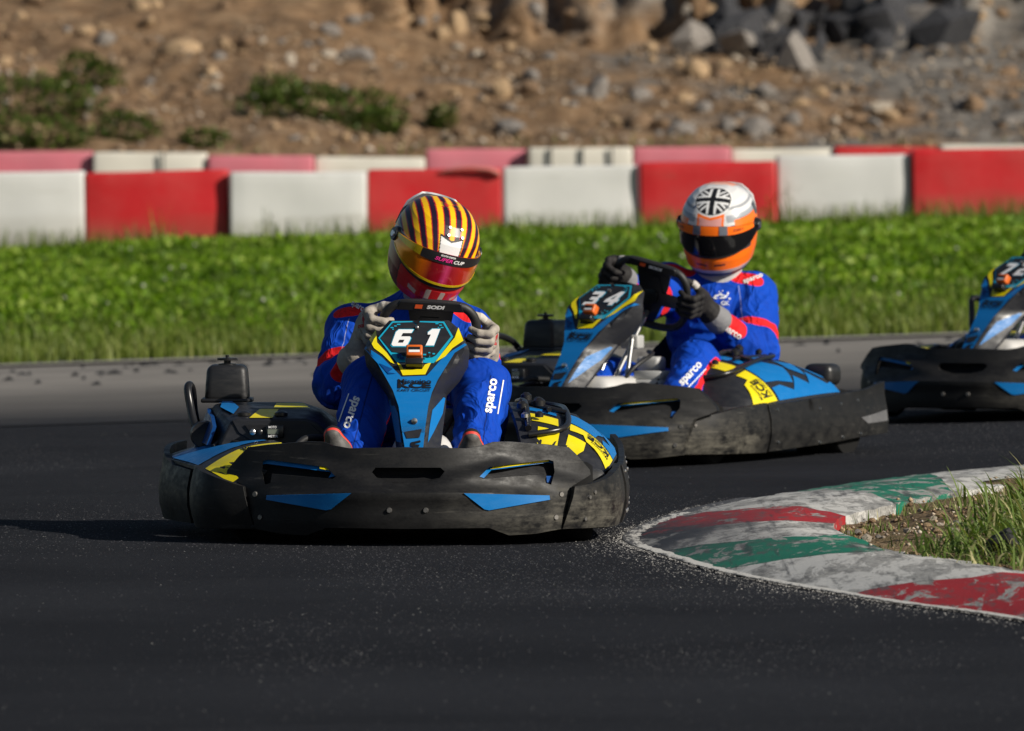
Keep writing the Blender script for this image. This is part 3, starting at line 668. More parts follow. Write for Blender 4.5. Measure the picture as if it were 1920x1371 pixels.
# dirt island behind the kerb
m_dirt = mat('dirt', rough=.95, spec=.2); t = NT(m_dirt); n1 = t.noise(5, 5, .65); n2 = t.noise(60, 5, .75)
c = t.ramp(n2, (.3, (.075, .05, .028)), (.55, (.25, .175, .10)), (.75, (.42, .33, .22))); c = t.mix(t.ramp(n1, (.45, 0.), (.65, .5)), c, (.10, .095, .035)); t.color(c); t.bump(n2, .9, .02)
inn = [kat(KI, 15.99 * i / 60) for i in range(61)]
def dz(x, y):
    d = min(math.hypot(x - p.x, y - p.y) for p in inn[::3]); return .012 + .07 * float(sstep(0, .5, d)) + .03 * mnoise.noise(Vector((x * 3, y * 3, 0))) * min(1, d * 6) + .012 * mnoise.noise(Vector((x * 13, y * 13, 1)))
poly = [tuple(kat(KI, 15.99 * i / 60).lerp(kat(KR, 15.99 * i / 60), .45))[:2] for i in range(61)] + [(6.5, inn[-1].y), (6.5, inn[0].y - .2)]
dirt = sheet('dirt_ground', poly, lambda u, v, l: Vector((u, v, dz(u, v))), m_dirt, sp=.07, sharp=0, kind='structure')
for k in range(46):
    px, py = random.uniform(1565, 1800), random.uniform(955, 1050)
    p = G(px, py, .06)
    if not pip(poly, p.x, p.y): continue
    r = random.uniform(.006, .016); j = random.choice((0, 3, 1, 3)); o = link('stone', rocks[j][random.randrange(5)], dirt); o.location = (p.x, p.y, dz(p.x, p.y) + r * .35); o.scale = (r * 1.3, r, r * .8); o.rotation_euler = (0, 0, random.uniform(0, 6))
o = link('pebble', rocks[3][1]); p = G(1624, 1018, .05); o.location = (p.x, p.y, dz(p.x, p.y) + .012); o.scale = (.022, .02, .018); props(o, 'largest pale pinkish pebble at the inner edge of the green kerb segment', 'pebble')
o = link('rubber_lump', rock_mesh(91, m_rub, 3, .6)); p = G(1890, 1050, .05); o.location = (p.x, p.y, .10); o.scale = (.05, .05, .04); props(o, 'black crumbly rubber lump under the grass at the right edge', 'rubber lump')
def samp_dirt(g, n):
    out = []
    while len(out) < n:
        x, y = g.uniform(.9, 2.6), g.uniform(26, 36)
        if pip(poly, x, y): out.append((x, y, dz(x, y) + .003))
    return np.array(out)
rubble('gravel', 5200, 8, samp_dirt, .003, .011, m_rubble, kind='stuff')
m_tuft = leaf_mat('tuft_blade', ((0, (.035, .06, .012)), (.45, (.10, .16, .03)), (.8, (.20, .25, .07)), (1, (.42, .38, .2))), .3)
def tufts(spec, seed, name):
    Vs, Fs, Ts, b = [], [], [], 0; g = np.random.default_rng(seed)
    for px, py, n, rad, size, lean, w in spec:
        c = G(px, py, .07); x = c.x + g.normal(0, rad, n); y = c.y + g.normal(0, rad * 2.2, n)
        ok = np.array([pip(poly, a, bb) for a, bb in zip(x, y)]); x, y = x[ok], y[ok]
        if not len(x): continue
        P = np.stack([x, y, [dz(a, bb) for a, bb in zip(x, y)]], -1); v, f, t_ = blades(len(x), P, size * .85, seed + px, lean, w * .85, 6, tintf=np.where(g.uniform(0, 1, len(x)) < .28, .95, .48), az=(g.normal(math.pi, .9, len(x)) if size > .15 else None))
        Vs.append(v); Fs.append(f + b); Ts.append(t_); b += len(v)
    np_mesh(name, np.concatenate(Vs), np.concatenate(Fs), m_tuft, attrs={'tint': np.concatenate(Ts)}, kind='stuff')
tufts([(1920, 985, 130, .08, .14, 1.1, .010), (1870, 1012, 120, .08, .15, 1.15, .010), (1800, 1034, 80, .07, .15, 1.2, .009), (1900, 1040, 150, .08, .16, 1.1, .010), (1975, 965, 150, .12, .17, .9, .011), (1990, 1005, 200, .14, .18, 1.0, .011), (1890, 955, 60, .08, .11, 1.0, .008),
       (2150, 980, 260, .3, .18, .9, .01), (1735, 1040, 40, .06, .13, 1.2, .008), (1840, 1050, 80, .06, .13, 1.2, .009), (1945, 960, 22, .04, .22, .7, .010)], 3, 'long_grass')
tufts([(1640, 972, 60, .05, .04, .4, .005), (1700, 956, 60, .08, .05, .4, .005), (1590, 978, 25, .03, .035, .4, .004), (1790, 955, 70, .1, .06, .5, .005), (1680, 1016, 22, .06, .05, .8, .005), (1780, 1055, 60, .06, .05, .6, .005)], 4, 'short_grass')
# ================================================================== the karts
def scuffed(name, col, rough=.42, scuff=(.10, .095, .085), amt=.5, spec=.5):
    m = mat(name, col, rough, spec=spec); t = NT(m); n1 = t.noise(6, 5, .65); n2 = t.noise(22, 5, .7, stretch=(.6, 1, 2.2)); n3 = t.noise(90, 4, .7)
    f = t.math('MULTIPLY', t.ramp(n1, (.42, 0.), (.75, amt)), t.ramp(n2, (.40, .0), (.62, 1.)))
    c = t.mix(f, col, scuff); t.color(c); t.rough(t.ramp(n2, (.35, rough - .06), (.65, rough + .22))); t.bump(t.mix(.6, n3, n2), .12, .004); return m
m_blk = mat('black_plastic', (.009, .009, .009), .5, spec=.28); t = NT(m_blk)
n1 = t.noise(5, 5, .6); n2 = t.noise(16, 6, .72, stretch=(.7, 1, 1.8)); n3 = t.noise(120, 3, .7); n4 = t.noise(30, 5, .7, stretch=(.12, .25, 2.6), dist=.3)
c = t.ramp(n3, (.3, (.006, .006, .0065)), (.7, (.011, .011, .0115)))
c = t.mix(t.math('MULTIPLY', t.ramp(n1, (.45, 0.), (.7, .24)), t.ramp(n2, (.42, 0.), (.62, 1.))), c, (.035, .034, .031))
c = t.mix(t.math('MULTIPLY', t.ramp(n1, (.40, 0.), (.65, .6)), t.ramp(n4, (.60, 0.), (.70, 1.))), c, (.10, .095, .085))
sp = t.n('ShaderNodeSeparateXYZ'); t.l(t.n('ShaderNodeTexCoord').outputs['Object'], sp.inputs[0])
gx = t.n('ShaderNodeMapRange', i_1=.02, i_2=.5, i_3=0., i_4=1.); t.l(sp.outputs[0], gx.inputs[0]); gz = t.n('ShaderNodeMapRange', i_1=.10, i_2=.22, i_3=1., i_4=0.); t.l(sp.outputs[2], gz.inputs[0])
gy = t.n('ShaderNodeMapRange', i_1=.55, i_2=.75, i_3=1., i_4=.15); t.l(sp.outputs[1], gy.inputs[0])
dm = t.math('MULTIPLY', t.math('MULTIPLY', gx.outputs[0], gy.outputs[0]), t.math('MULTIPLY', gz.outputs[0], t.ramp(n2, (.38, 0.), (.60, .75))))
c = t.mix(dm, c, t.ramp(n4, (.35, (.05, .046, .038)), (.65, (.14, .13, .105)))); t.color(c); t.rough(t.ramp(n2, (.35, .42), (.65, .68))); t.bump(t.mix(.6, n3, n2), .14, .004)
m_blk2 = scuffed('black_plastic_dark', (.008, .008, .009), .6, (.02, .02, .019), .4, .2)
m_blks = mat('black_satin', (.012, .012, .013), .3)
m_tank = scuffed('tank_black', (.014, .014, .015), .34, (.03, .03, .03), .4)
m_blue = scuffed('sticker_blue', (.004, .145, .42), .38, (.015, .15, .38), .4, .3)
m_dblue = scuffed('sticker_deep_blue', (.003, .05, .2), .3, (.006, .05, .18), .3, .3)
m_cyan = mat('sticker_cyan', (.01, .33, .50), .35)
m_yel = scuffed('sticker_yellow', (.72, .60, .004), .35, (.5, .45, .03), .3)
m_gray = scuffed('sticker_charcoal', (.017, .018, .022), .38, (.03, .03, .032), .4, .35)
m_wht = mat('print_white', (.78, .78, .78), .5)
m_ink = mat('print_black', (.006, .006, .008), .45)
m_orange = mat('transponder_orange', (.62, .12, .012), .4)
m_steel = mat('steel', (.55, .55, .54), .3, 1); m_alu = scuffed('cast_alloy', (.42, .42, .41), .45, (.2, .2, .2), .5)
m_tyre = mat('tyre_rubber', (.010, .010, .010), .85, spec=.15); t = NT(m_tyre); t.bump(t.noise(80, 3), .3, .004)
m_white_tank = scuffed('tank_white', (.55, .54, .52), .4, (.35, .34, .3), .5)
m_hose = mat('hose_black', (.015, .015, .015), .5); m_redm = mat('red_engine_part', (.25, .01, .01), .4)
m_glass = mat('lcd', (.16, .18, .15), .2); m_bolt = mat('bolt_steel', (.22, .21, .20), .4, .8)

KX0 = (783 - 960) / FPX * 30.0
def K(px, py, y):
    """kart-space point seen at a photo pixel when the leading kart's point lies y metres behind its nose"""
    s = FPX / (30 + y); return Vector(((px - 960) / s - KX0, y, CAMH - (py - HZ) / s))
kart = empty('racing_kart', (0, 0, 0))
# ---- front bumper
BXC = 764.0
def bump_y(x):
    a = abs(x); sp = .05 * math.log(1 + math.exp((a - .17) / .05)); return .56 * sp + .9 * max(0, a - .42) ** 2
def bump_fn(px, py, l):
    x = (px - BXC) / 585 * 1.005; z = CAMH - (py - HZ) / 585
    y = bump_y(x) + .35 * max(0, z - .155) ** 1.3 + 1.2 * max(0, .10 - z) ** 1.6 - .012 * math.exp(-((z - .17) / .03) ** 2) * math.exp(-(x / .42) ** 4)
    y += -.026 * (1 - sstep(.170, .196, z + .05 * max(0, abs(x) - .2))) * (1 - sstep(.40, .52, abs(x))) + .012
    y += .035 * sstep(.01, .06, z - .235 + .25 * abs(abs(x) - .3))
    return Vector(((x * (30 + y) / 30) + (BXC - 783) / 585, y - l, CAMH - (py - HZ) / (FPX / (30 + y))))
half = [(764, 839), (873, 841), (901, 836), (922, 829), (950, 828), (1026, 834), (1063, 839), (1081, 856), (1102, 881), (1104, 890), (1071, 911), (1049, 992), (1002, 1001), (953, 1004), (916, 990), (764, 992)]
mir = lambda P: [(2 * BXC - x, y) for x, y in P][::-1]
outl = half + mir(half[1:-1])
ventR = [(916, 876), (1026, 862), (1035, 865), (1037, 885), (1031, 909), (1021, 906), (1018, 889), (904, 898), (898, 894)]
slot = [(704, 877), (825, 877), (833, 884), (824, 896), (790, 904), (740, 904), (706, 896), (697, 886)]
wedR = [(869, 925), (1028, 929), (1029, 937), (916, 957), (907, 955)]
bumper = sheet('front_bumper', outl, bump_fn, m_blk, kart, [ventR, mir(ventR), slot], sp=8, thick=.028, bev=.006)
sheet('bumper_backing', [(470, 862), (1058, 862), (1048, 915), (480, 915)], lambda u, v, l: bump_fn(u, v, l - .055), m_blk2, bumper, sp=30)
for P in (wedR, mir(wedR)):
    sheet('blue_wedge', P, bump_fn, m_blue, bumper, sp=20, lift=.006, thick=.006, bev=.002)
vt = [(898, 894), (916, 876), (1026, 862), (1035, 865), (1034, 870), (1025, 868), (920, 882), (906, 897)]
sheet('vent_trim', [(612, 876), (502, 862), (493, 865), (489, 872), (500, 870), (624, 886), (629, 893), (616, 896), (621, 888)], bump_fn, m_blue, bumper, sp=20, lift=-.012, thick=.01)
sheet('vent_trim', [(598, 874), (618, 877), (627, 884), (600, 879)], bump_fn, m_yel, bumper, sp=20, lift=-.006, thick=.004)
sheet('vent_trim', vt, bump_fn, m_blue, bumper, sp=20, lift=-.024, thick=.006)
sheet('vent_trim', [(925, 875), (1026, 862.5), (1026, 866), (918, 880)], bump_fn, m_yel, bumper, sp=20, lift=-.020, thick=.003)
sheet('vent_trim', [(1022, 893), (1034, 893), (1030, 906), (1023, 905)], bump_fn, m_dblue, bumper, sp=20, lift=-.022, thick=.006)
def bolt(p, n, parent, r=.008, m=None):
    bm = bmesh.new(); bmesh.ops.create_cone(bm, segments=10, radius1=r, radius2=r * .75, depth=r * .7, cap_ends=True)
    bmesh.ops.transform(bm, matrix=Matrix.Translation(p) @ n.to_track_quat('Z', 'Y').to_matrix().to_4x4(), verts=bm.verts); return bmobj('bolt', bm, m or m_bolt, parent, sharp=30)
for px, py in ((730, 957), (798, 957), (1050, 927), (1040, 970), (478, 927), (488, 970)):
    p = bump_fn(px, py, .003); bolt(p, (bump_fn(px + 4, py, 0) - bump_fn(px, py, 0)).cross(bump_fn(px, py + 4, 0) - bump_fn(px, py, 0)) * -1 if False else Vector((.5 * np.sign(px - 764) if abs(px - 764) > 60 else 0, -1, 0)), bumper, .010)
# ---- side pods, rear guards
def path_fn(path):
    P = smooth_path([Vector((x, y, 0)) for x, y in path], 6); Ls = [0]
    for a, b in zip(P, P[1:]): Ls.append(Ls[-1] + (b - a).length)
    tot = Ls[-1]
    def f(u, z, l):
        d = max(0, min(tot, u)); i = 0
        while i < len(Ls) - 2 and Ls[i + 1] < d: i += 1
        tt = (d - Ls[i]) / max(1e-6, Ls[i + 1] - Ls[i]); p = P[i].lerp(P[i + 1], tt); tg = (P[min(len(P) - 1, i + 2)] - P[max(0, i - 1)]).normalized()
        n = Vector((tg.y, -tg.x, 0)); bulge = .018 * math.sin(min(1, max(0, (z - .04) / .2)) * math.pi) - .05 * max(0, .09 - z)
        q = p + n * (l + bulge); q.z = z; return q
    f.tot = tot; return f
rp = path_fn([(.462, .195), (.508, .215), (.555, .285), (.615, .40), (.645, .55), (.656, .74)])
lp_ = path_fn([(-.575, .205), (-.63, .235), (-.69, .30), (-.725, .42), (-.735, .62)])
rr = path_fn([(.664, .735), (.674, 1.0), (.678, 1.35), (.676, 1.62), (.655, 1.82)])
lr = path_fn([(-.745, .62), (-.80, .78), (-.845, .95), (-.858, 1.25), (-.855, 1.55), (-.82, 1.78)])
def flip(f): 
    g = lambda u, z, l: f(u, z, -l) if False else f(u, z, l); return g
T = rp.tot
podr = sheet('side_pod', [(.004, .050), (T, .045), (T, .243), (T * .58, .226), (T * .28, .197), (.040, .186)], rp, m_blk, kart, sp=.035, thick=.022, bev=.006)
T2 = rr.tot
sheet('rear_guard', [(0, .048), (T2 * .5, .070), (T2 * .75, .088), (T2, .095), (T2, .305), (T2 * .8, .278), (T2 * .35, .250), (0, .236)], rr, m_blk, kart, sp=.05, thick=.02, bev=.006)
def lflip(f): return lambda u, z, l: f(u, z, l)
class LP:
    pass
def left_fn(f): 
    def g(u, z, l):
        p0 = f(u, z, 0); q = f(u, z, 1) - p0; return p0 - q * l
    return g
T3 = lp_.tot
lpf, lrf = path_fn([(.52, .205), (.575, .225), (.63, .25), (.69, .30), (.725, .42), (.735, .62)]), path_fn([(.745, .62), (.80, .78), (.845, .95), (.858, 1.25), (.855, 1.55), (.82, 1.78)])
neg = lambda f: (lambda u, z, l: Vector((-1, 1, 1)) * f(u, z, l))
T3 = lpf.tot; T4 = lrf.tot
podl = sheet('side_pod', [(.008, .048), (T3, .045), (T3, .245), (T3 * .6, .243), (T3 * .35, .225), (.043, .186)], neg(lpf), m_blk, kart, sp=.035, thick=.022, bev=.006)
sheet('rear_guard', [(0, .05), (T4, .062), (T4, .285), (T4 * .5, .275), (T4 * .3, .265), (T4 * .18, .235), (0, .225)], neg(lrf), m_blk, kart, sp=.05, thick=.02, bev=.006)
for u, z in ((.10, .15), (.085, .08), (.135, .165)): bolt(rp(u, z, .003), Vector((.75, -.66, 0)), podr, .008)
for u, z in ((.06, .215), (.06, .085), (.42, .21), (.42, .075), (.62, .225), (.62, .09), (.78, .235), (.78, .10)):
    bolt(rr(u, z, .003), Vector((1, -.05, 0)), bpy.data.objects['rear_guard'], .007, m_steel)
sheet('guard_flash', [(.78, .165), (T2 - .02, .19), (T2 - .02, .145), (.84, .14)], rr, scuffed('guard_grey', (.10, .10, .105), .5, (.2, .2, .2), .5), bpy.data.objects['rear_guard'], sp=.06, lift=.003, thick=.004)
rbox('rear_bumper', (-.08, 1.86, .17), (1.30, .10, .19), m_blk2, kart, .03)
# ---- floor, wheels, seat
rbox('floor_pan', (-.03, .95, .055), (1.02, 1.5, .016), m_blk2, kart, .004, 1)
def wheel(x, y, r, w):
    o = lathe('wheel', [(r * .52, -w / 2), (r * .9, -w / 2), (r, -w * .36), (r, w * .36), (r * .9, w / 2), (r * .52, w / 2)], m_tyre, kart, 36, 'x', (x, y, r))
    lathe('rim', [(r * .12, -w * .40), (r * .5, -w * .42), (r * .53, -w * .50), (r * .53, w * .5), (r * .5, w * .42), (r * .12, w * .40)], m_alu, o, 24, 'x', (x, y, r)); return o
for x, y, r, w in ((.50, .47, .128, .13), (-.53, .47, .128, .13), (.545, 1.50, .14, .20), (-.60, 1.50, .14, .20)): wheel(x, y, r, w)
tube('rear_axle', [(-.6, 1.5, .14), (.55, 1.5, .14)], .02, m_steel, kart, k=1)
for sx in (-1, 1): tube('frame_rail', [(sx * .18, .15, .07), (sx * .20, .5, .075), (sx * .36, .9, .07), (sx * .36, 1.7, .08)], .016, m_blks, kart)
def seat_fn(u, v, l):     # u across, v from the front lip up the back
    x = (u - .5) * .44; q = abs(u - .5) * 2
    if v < .5: y = 1.02 + v * .56; z = .09 + .02 * math.cos(v * 3) + q ** 4 * .13
    else: y = 1.30 + .42 * (v - .5) - q ** 4 * .10; z = .09 + (v - .5) * .9
    return Vector((x + .02, y + l * .5, z + l))
sheet('seat', [(0, 0), (1, 0), (1, .85), (.85, 1), (.15, 1), (0, .85)], seat_fn, m_blks, kart, sp=.09, thick=.012)
# ---- right hand pod cover (image right)
CS = [(.63, .575, .20, .36, .22), (.68, .60, .213, .335, .30), (.74, .62, .222, .32, .365), (.82, .632, .234, .31, .395), (.92, .64, .24, .30, .42), (1.1, .652, .25, .29, .435), (1.28, .65, .258, .29, .42), (1.42, .65, .262, .32, .375), (1.50, .61, .262, .36, .30)]
def cov_fn(y, u, l):
    xo, zo, xi, zi = interp(CS, y); b = math.sin(math.pi * min(1, max(0, u))); e = .62; x = xo + (xi - xo) * (u * (1 - e) + e * (1 - math.cos(u * 1.5708))); z = zo + (zi - zo) * (u * (1 - e) + e * math.sin(u * 1.5708))
    ux, uz = (zi - zo), (xo - xi); ln = math.hypot(ux, uz) + 1e-6
    return Vector((x + (ux / ln) * (.012 * b + l), y - l * .5 * (1 if y < .55 else 0), z + (uz / ln) * (.012 * b + l)))
cover = sheet('pod_cover', [(.63, 0), (1.50, 0), (1.50, 1), (.63, 1)], cov_fn, m_gray, kart, sp=.06, thick=.012)
st = lambda P, m, nm='sticker', **k: sheet(nm, P, cov_fn, m, cover, sp=.05, lift=.0035, **k)
st([(.71, .02), (.875, .03), (.865, .57), (.785, .57), (.80, .44), (.755, .40)], m_yel); st([(.785, .67), (.865, .67), (.865, .88), (.79, .88)], m_yel)
st([(.655, .50), (.70, .40), (.74, .40), (.74, .58), (.66, .62)], m_yel, 'front_sticker'); st([(.66, .70), (.74, .66), (.745, .84), (.67, .88)], m_yel, 'front_sticker')
st([(.89, .03), (1.46, .03), (1.46, .30), (1.36, .20), (1.27, .40), (1.20, .20), (1.12, .34), (1.04, .14), (.96, .24), (.89, .22)], m_blue)
st([(.88, .32), (.97, .30), (1.07, .24), (1.13, .48), (1.05, .62), (.88, .60)], m_blue); st([(1.16, .46), (1.24, .34), (1.28, .58), (1.17, .64)], m_blue)
st([(1.31, .50), (1.37, .34), (1.46, .40), (1.46, .95), (1.30, .95)], m_blue); st([(.90, .68), (.98, .68), (.96, .92), (.90, .92)], m_blue); st([(1.06, .70), (1.2, .72), (1.18, .80), (1.06, .78)], m_blue)
text_on('print', 'KCE', cov_fn, m_ink, cover, .815, .25, .30, .046, math.pi * .5, .03, lift=.006)
text_on('print', 'Misanino', cov_fn, m_ink, cover, .775, .22, .26, .016, math.pi * .5, .01, lift=.006)
text_on('print', 'KART CIRCUIT', cov_fn, m_ink, cover, .85, .25, .30, .014, math.pi * .5, .01, lift=.006)
# linkages lying on top of the cover
pts = lambda P: smooth_path([cov_fn(a, b, .018) for a, b in P], 4)
join_tubes('cover_frame', [(pts([(.70, .95), (.75, .63), (1.0, .62), (1.22, .70), (1.30, .95)]), .010), (pts([(.95, .62), (1.0, .95)]), .009), (pts([(.9, .75), (1.3, .80)]), .008), (pts([(.72, .94), (.95, .92), (1.30, .96)]), .011)], m_blks, cover)
for a, b, r in ((.80, .84, .014), (.98, .82, .020), (1.1, .9, .018), (1.2, .82, .014), (.78, .95, .013), (.88, .95, .018)):
    p = cov_fn(a, b, .02); lathe('linkage_knob', [(r * .3, -r * .5), (r, -r * .4), (r, r * .5), (r * .4, r)], m_steel if r == .013 else m_blks, cover, 14, 'z', p)
# ---- left low cover and the engine side
CL = [(.26, -.60, .185, -.40, .24), (.35, -.675, .222, -.43, .29), (.5, -.722, .238, -.44, .315), (.7, -.765, .243, -.48, .32), (.9, -.825, .25, -.52, .31), (1.2, -.842, .255, -.54, .30)]
def covl_fn(y, u, l):
    xo, zo, xi, zi = interp(CL, y); b = math.sin(math.pi * min(1, max(0, u))); return Vector((xo + (xi - xo) * u, y, zo + (zi - zo) * u + .02 * b + l))
coverl = sheet('pod_cover', [(.26, 0), (1.2, 0), (1.2, 1), (.26, 1)], covl_fn, m_gray, kart, sp=.06, thick=.01)
sheet('sticker', [(.27, .02), (.43, .02), (.50, .5), (.52, .98), (.30, .98)], covl_fn, m_yel, coverl, sp=.06, lift=.003)
sheet('sticker', [(.52, .02), (1.0, .02), (1.1, .9), (.66, .9)], covl_fn, m_blue, coverl, sp=.06, lift=.003)
text_on('print', 'KCE', covl_fn, m_ink, coverl, .40, .55, .10, .2, -math.pi / 2, .02, lift=.006)
ES = [(.78, [(-.665, .27), (-.655, .31), (-.622, .375), (-.60, .386), (-.375, .386), (-.335, .37), (-.285, .325), (-.27, .27)]), (.80, [(-.67, .27), (-.66, .315), (-.628, .382), (-.60, .392), (-.37, .392), (-.33, .375), (-.28, .33), (-.265, .27)]),
      (.95, [(-.71, .28), (-.70, .34), (-.66, .405), (-.62, .41), (-.37, .415), (-.33, .40), (-.26, .35), (-.25, .28)]), (1.15, [(-.735, .30), (-.73, .365), (-.685, .425), (-.64, .432), (-.40, .432), (-.33, .41), (-.26, .36), (-.25, .28)]), (1.45, [(-.735, .30), (-.73, .365), (-.685, .415), (-.64, .422), (-.42, .422), (-.36, .40), (-.30, .35), (-.28, .28)])]
V = [Vector((x, y, z)) for y, P in ES for x, z in P]; n8 = 8
F = [(i * 8 + j, i * 8 + j + 1, (i + 1) * 8 + j + 1, (i + 1) * 8 + j) for i in range(len(ES) - 1) for j in range(7)]
bm = bmesh.new(); bv = [bm.verts.new(v) for v in V]; [bm.faces.new([bv[i] for i in f]) for f in F]; bm.faces.new(bv[:8])
eng = bmobj('engine_cover', bm, m_gray, kart, sharp=25); bevel_mod(eng, .006)
def pl(y): return lambda px, py, l: K(px, py, y - l)
sheet('front_panel', [(434, 788), (575, 788), (606, 815), (597, 822), (560, 832), (478, 832), (447, 812)], pl(.775), m_gray, eng, sp=30, thick=.01, bev=.003)
sheet('meter_recess', [(459, 797), (533, 797), (533, 814), (524, 823), (516, 831), (488, 831), (478, 822)], pl(.768), m_ink, eng, sp=30, thick=.006)
hm = rbox('hour_meter', K(515.5, 809.5, .755), (.060, .02, .042), m_blks, eng, .004, 2)
sheet('lcd', [(502, 805), (522, 805), (522, 814), (502, 814)], pl(.742), m_glass, eng, sp=30)
text_on('print', 'MOTO', pl(.742), m_wht, eng, 511, 801, 15, 4.5, 0, .02, flipy=True); text_on('print', 'METER', pl(.742), m_wht, eng, 512, 818, 18, 4.5, 0, .02, flipy=True)
for px in (474, 487): lathe('switch', [(.004, -.02), (.010, -.016), (.010, .006), (.005, .01)], m_steel if px == 474 else m_blks, eng, 14, 'y', K(px, 810, .76))
top_e = lambda px, y, l: Vector(((px - 783) / 570, y, float(np.interp(y, [.78, .95, 1.15, 1.45], [.386, .411, .432, .422])) + .002 + l))
sheet('sticker', [(463, .785), (506, .785), (516, .95), (480, .95)], top_e, m_yel, eng, sp=30, lift=.002); sheet('sticker', [(505, .97), (575, .97), (560, 1.1), (510, 1.1)], top_e, m_yel, eng, sp=30, lift=.002)
sheet('sticker', [(405, 1.0), (432, .86), (440, 1.0), (425, 1.14), (405, 1.2)], top_e, m_blue, eng, sp=30, lift=.002); sheet('sticker', [(400, 1.1), (424, 1.2), (450, 1.4), (400, 1.42)], top_e, m_blue, eng, sp=30, lift=.002)
for px in (452, 522):
    lathe('latch', [(.004, -.004), (.022, -.003), (.022, .006), (.012, .012)], m_blks, eng, 16, 'z', top_e(px, .83, .004))
sheet('side_flank', [(.82, .30), (1.44, .32), (1.44, .405), (1.15, .41), (.95, .39), (.82, .36)], lambda y, z, l: Vector((-.70 - .05 * min(1, (y - .8) / .3) + (z - .3) * .35 - l, y, z)), m_dblue, kart, sp=.1, thick=.012)
rbox('rear_box', (.47, 1.62, .335), (.13, .12, .09), m_tank, kart, .03, 3); rbox('inner_pod', (.525, .60, .178), (.17, .16, .10), scuffed('pod_grey', (.035, .035, .036), .5, (.08, .08, .08), .4), kart, .03, 3)
lathe('exhaust_ring', [(.030, -.01), (.042, -.015), (.047, 0), (.042, .015), (.030, .01)], m_tank, kart, 24, 'y', K(383, 815, .95))
rbox('engine_block', (-.50, 1.12, .20), (.30, .42, .20), m_blk2, kart, .02)
rbox('engine_part', (-.60, .86, .235), (.10, .10, .09), m_redm, kart, .01)
for a_ in [(smooth_path([K(395, 830, .9), K(410, 812, .92), K(432, 822, .9), K(455, 838, .85)], 4), .009), (smooth_path([K(400, 838, .8), K(420, 826, .82), K(470, 838, .7)], 4), .008), (smooth_path([K(555, 838, .6), K(575, 822, .65), K(612, 822, .7)], 4), .012)]: join_tubes('engine_hose', [a_], m_hose, kart)
ab = rbox('air_box', (-.65, 1.34, .490), (.150, .20, .125), m_tank, kart, .022, 4, (.88, .9))
rbox('box_flange', (-.65, 1.34, .434), (.172, .22, .014), m_tank, ab, .005, 2)
lathe('cap', [(.03, .548), (.030, .556), (.012, .558), (.012, .566), (.034, .567), (.034, .575), (.006, .577), (.006, .585)], m_blks, ab, 20, 'z', (-.65, 1.32, 0))
bar = tube('side_bar', [K(372, 868, .92), K(362, 862, .95), K(372, 838, 1.0), K(372, 812, 1.02), K(363, 790, 1.05), K(357, 762, 1.08), K(352, 730, 1.1), K(356, 722, 1.14), K(361, 735, 1.25), K(364, 770, 1.35), K(370, 800, 1.42)], .0135, m_blks, kart, 12)
# ---- fairing: rows of (photo row, depth, outer left, ridge left, ridge right, outer right, how far the outer edge falls back)
FR = [(601, .705, 730, 736, 834, 842, .02), (616, .675, 716, 722, 858, 860, .03), (640, .625, 689, 693, 870, 873, .035), (656, .595, 682, 689, 874, 880, .05), (684, .54, 687, 706, 850, 878, .10), (712, .49, 706, 725, 823, 862, .13), (740, .45, 726, 735, 811, 837, .13), (762, .41, 732, 745, 804, 836, .12), (800, .35, 738, 751, 800, 831, .10), (838, .295, 743, 756, 796, 826, .08), (905, .20, 750, 761, 791, 818, .06)]
def fair_fn(px, py, l):
    d, a, b, c, e, f = interp(FR, py)
    if px < b: d += f * min(1.2, (b - px) / max(1, b - a))
    elif px > c: d += f * min(1.2, (px - c) / max(1, e - c))
    p = K(px, py, d); nx = -.75 if px < b - 1 else (.75 if px > c + 1 else 0)
    return p + Vector((nx * .6 * l if False else 0, -l * .85, l * .5))
oL = [(r[2], r[0]) for r in FR]; oR = [(r[5], r[0]) for r in FR]
fairing = sheet('front_fairing', oL[::-1] + oR, fair_fn, m_gray, kart, sp=9, thick=.012, bev=.003, sharp=24)
fs = lambda P, m, nm='sticker', lift=.003, **k: sheet(nm, P, fair_fn, m, fairing, sp=9, lift=lift, sharp=24, **k)
C4 = lambda P: [(660 + x * .2188, 540 + y * .2188) for x, y in P]
plate = C4([(345, 290), (520, 288), (545, 300), (570, 288), (790, 292), (868, 422), (745, 600), (700, 648), (380, 640), (225, 432)])
plate_in = C4([(352, 305), (520, 300), (548, 326), (575, 300), (780, 308), (848, 425), (720, 585), (690, 600), (600, 600), (440, 590), (395, 560), (345, 555), (245, 435)])
fs(plate, m_cyan, 'number_plate', .003); fs(plate_in, m_gray, 'plate_face', .0055)
fs(C4([(205, 358), (215, 470), (300, 560), (365, 655), (330, 640), (265, 575), (190, 520), (148, 446)]), m_yel); fs(C4([(912, 342), (955, 455), (860, 520), (800, 590), (714, 640), (775, 560), (830, 490), (880, 430)]), m_yel)
fs(C4([(385, 640), (418, 662), (440, 700), (600, 700), (625, 660), (680, 640), (628, 745), (435, 752)]), m_yel)
strip = C4([(985, 492), (880, 560), (735, 790), (685, 900), (655, 1010), (630, 1180), (612, 1360), (592, 1620), (470, 1620), (450, 1360), (420, 1180), (400, 1020), (350, 880), (300, 790), (220, 650), (105, 525), (118, 505), (255, 595), (350, 690), (425, 765), (640, 755), (690, 700), (755, 625), (860, 540), (965, 478)])
fs(strip, m_blue)
fs(C4([(230, 650), (300, 680), (350, 700), (310, 730), (380, 740), (310, 745)]), m_dblue, lift=.0055)
fs(C4([(785, 940), (800, 950), (778, 1080), (700, 1240), (650, 1330), (668, 1180), (690, 1050)]), m_blue); fs(C4([(315, 950), (365, 1010), (395, 1080), (425, 1330), (380, 1320), (330, 1040)]), m_blue)
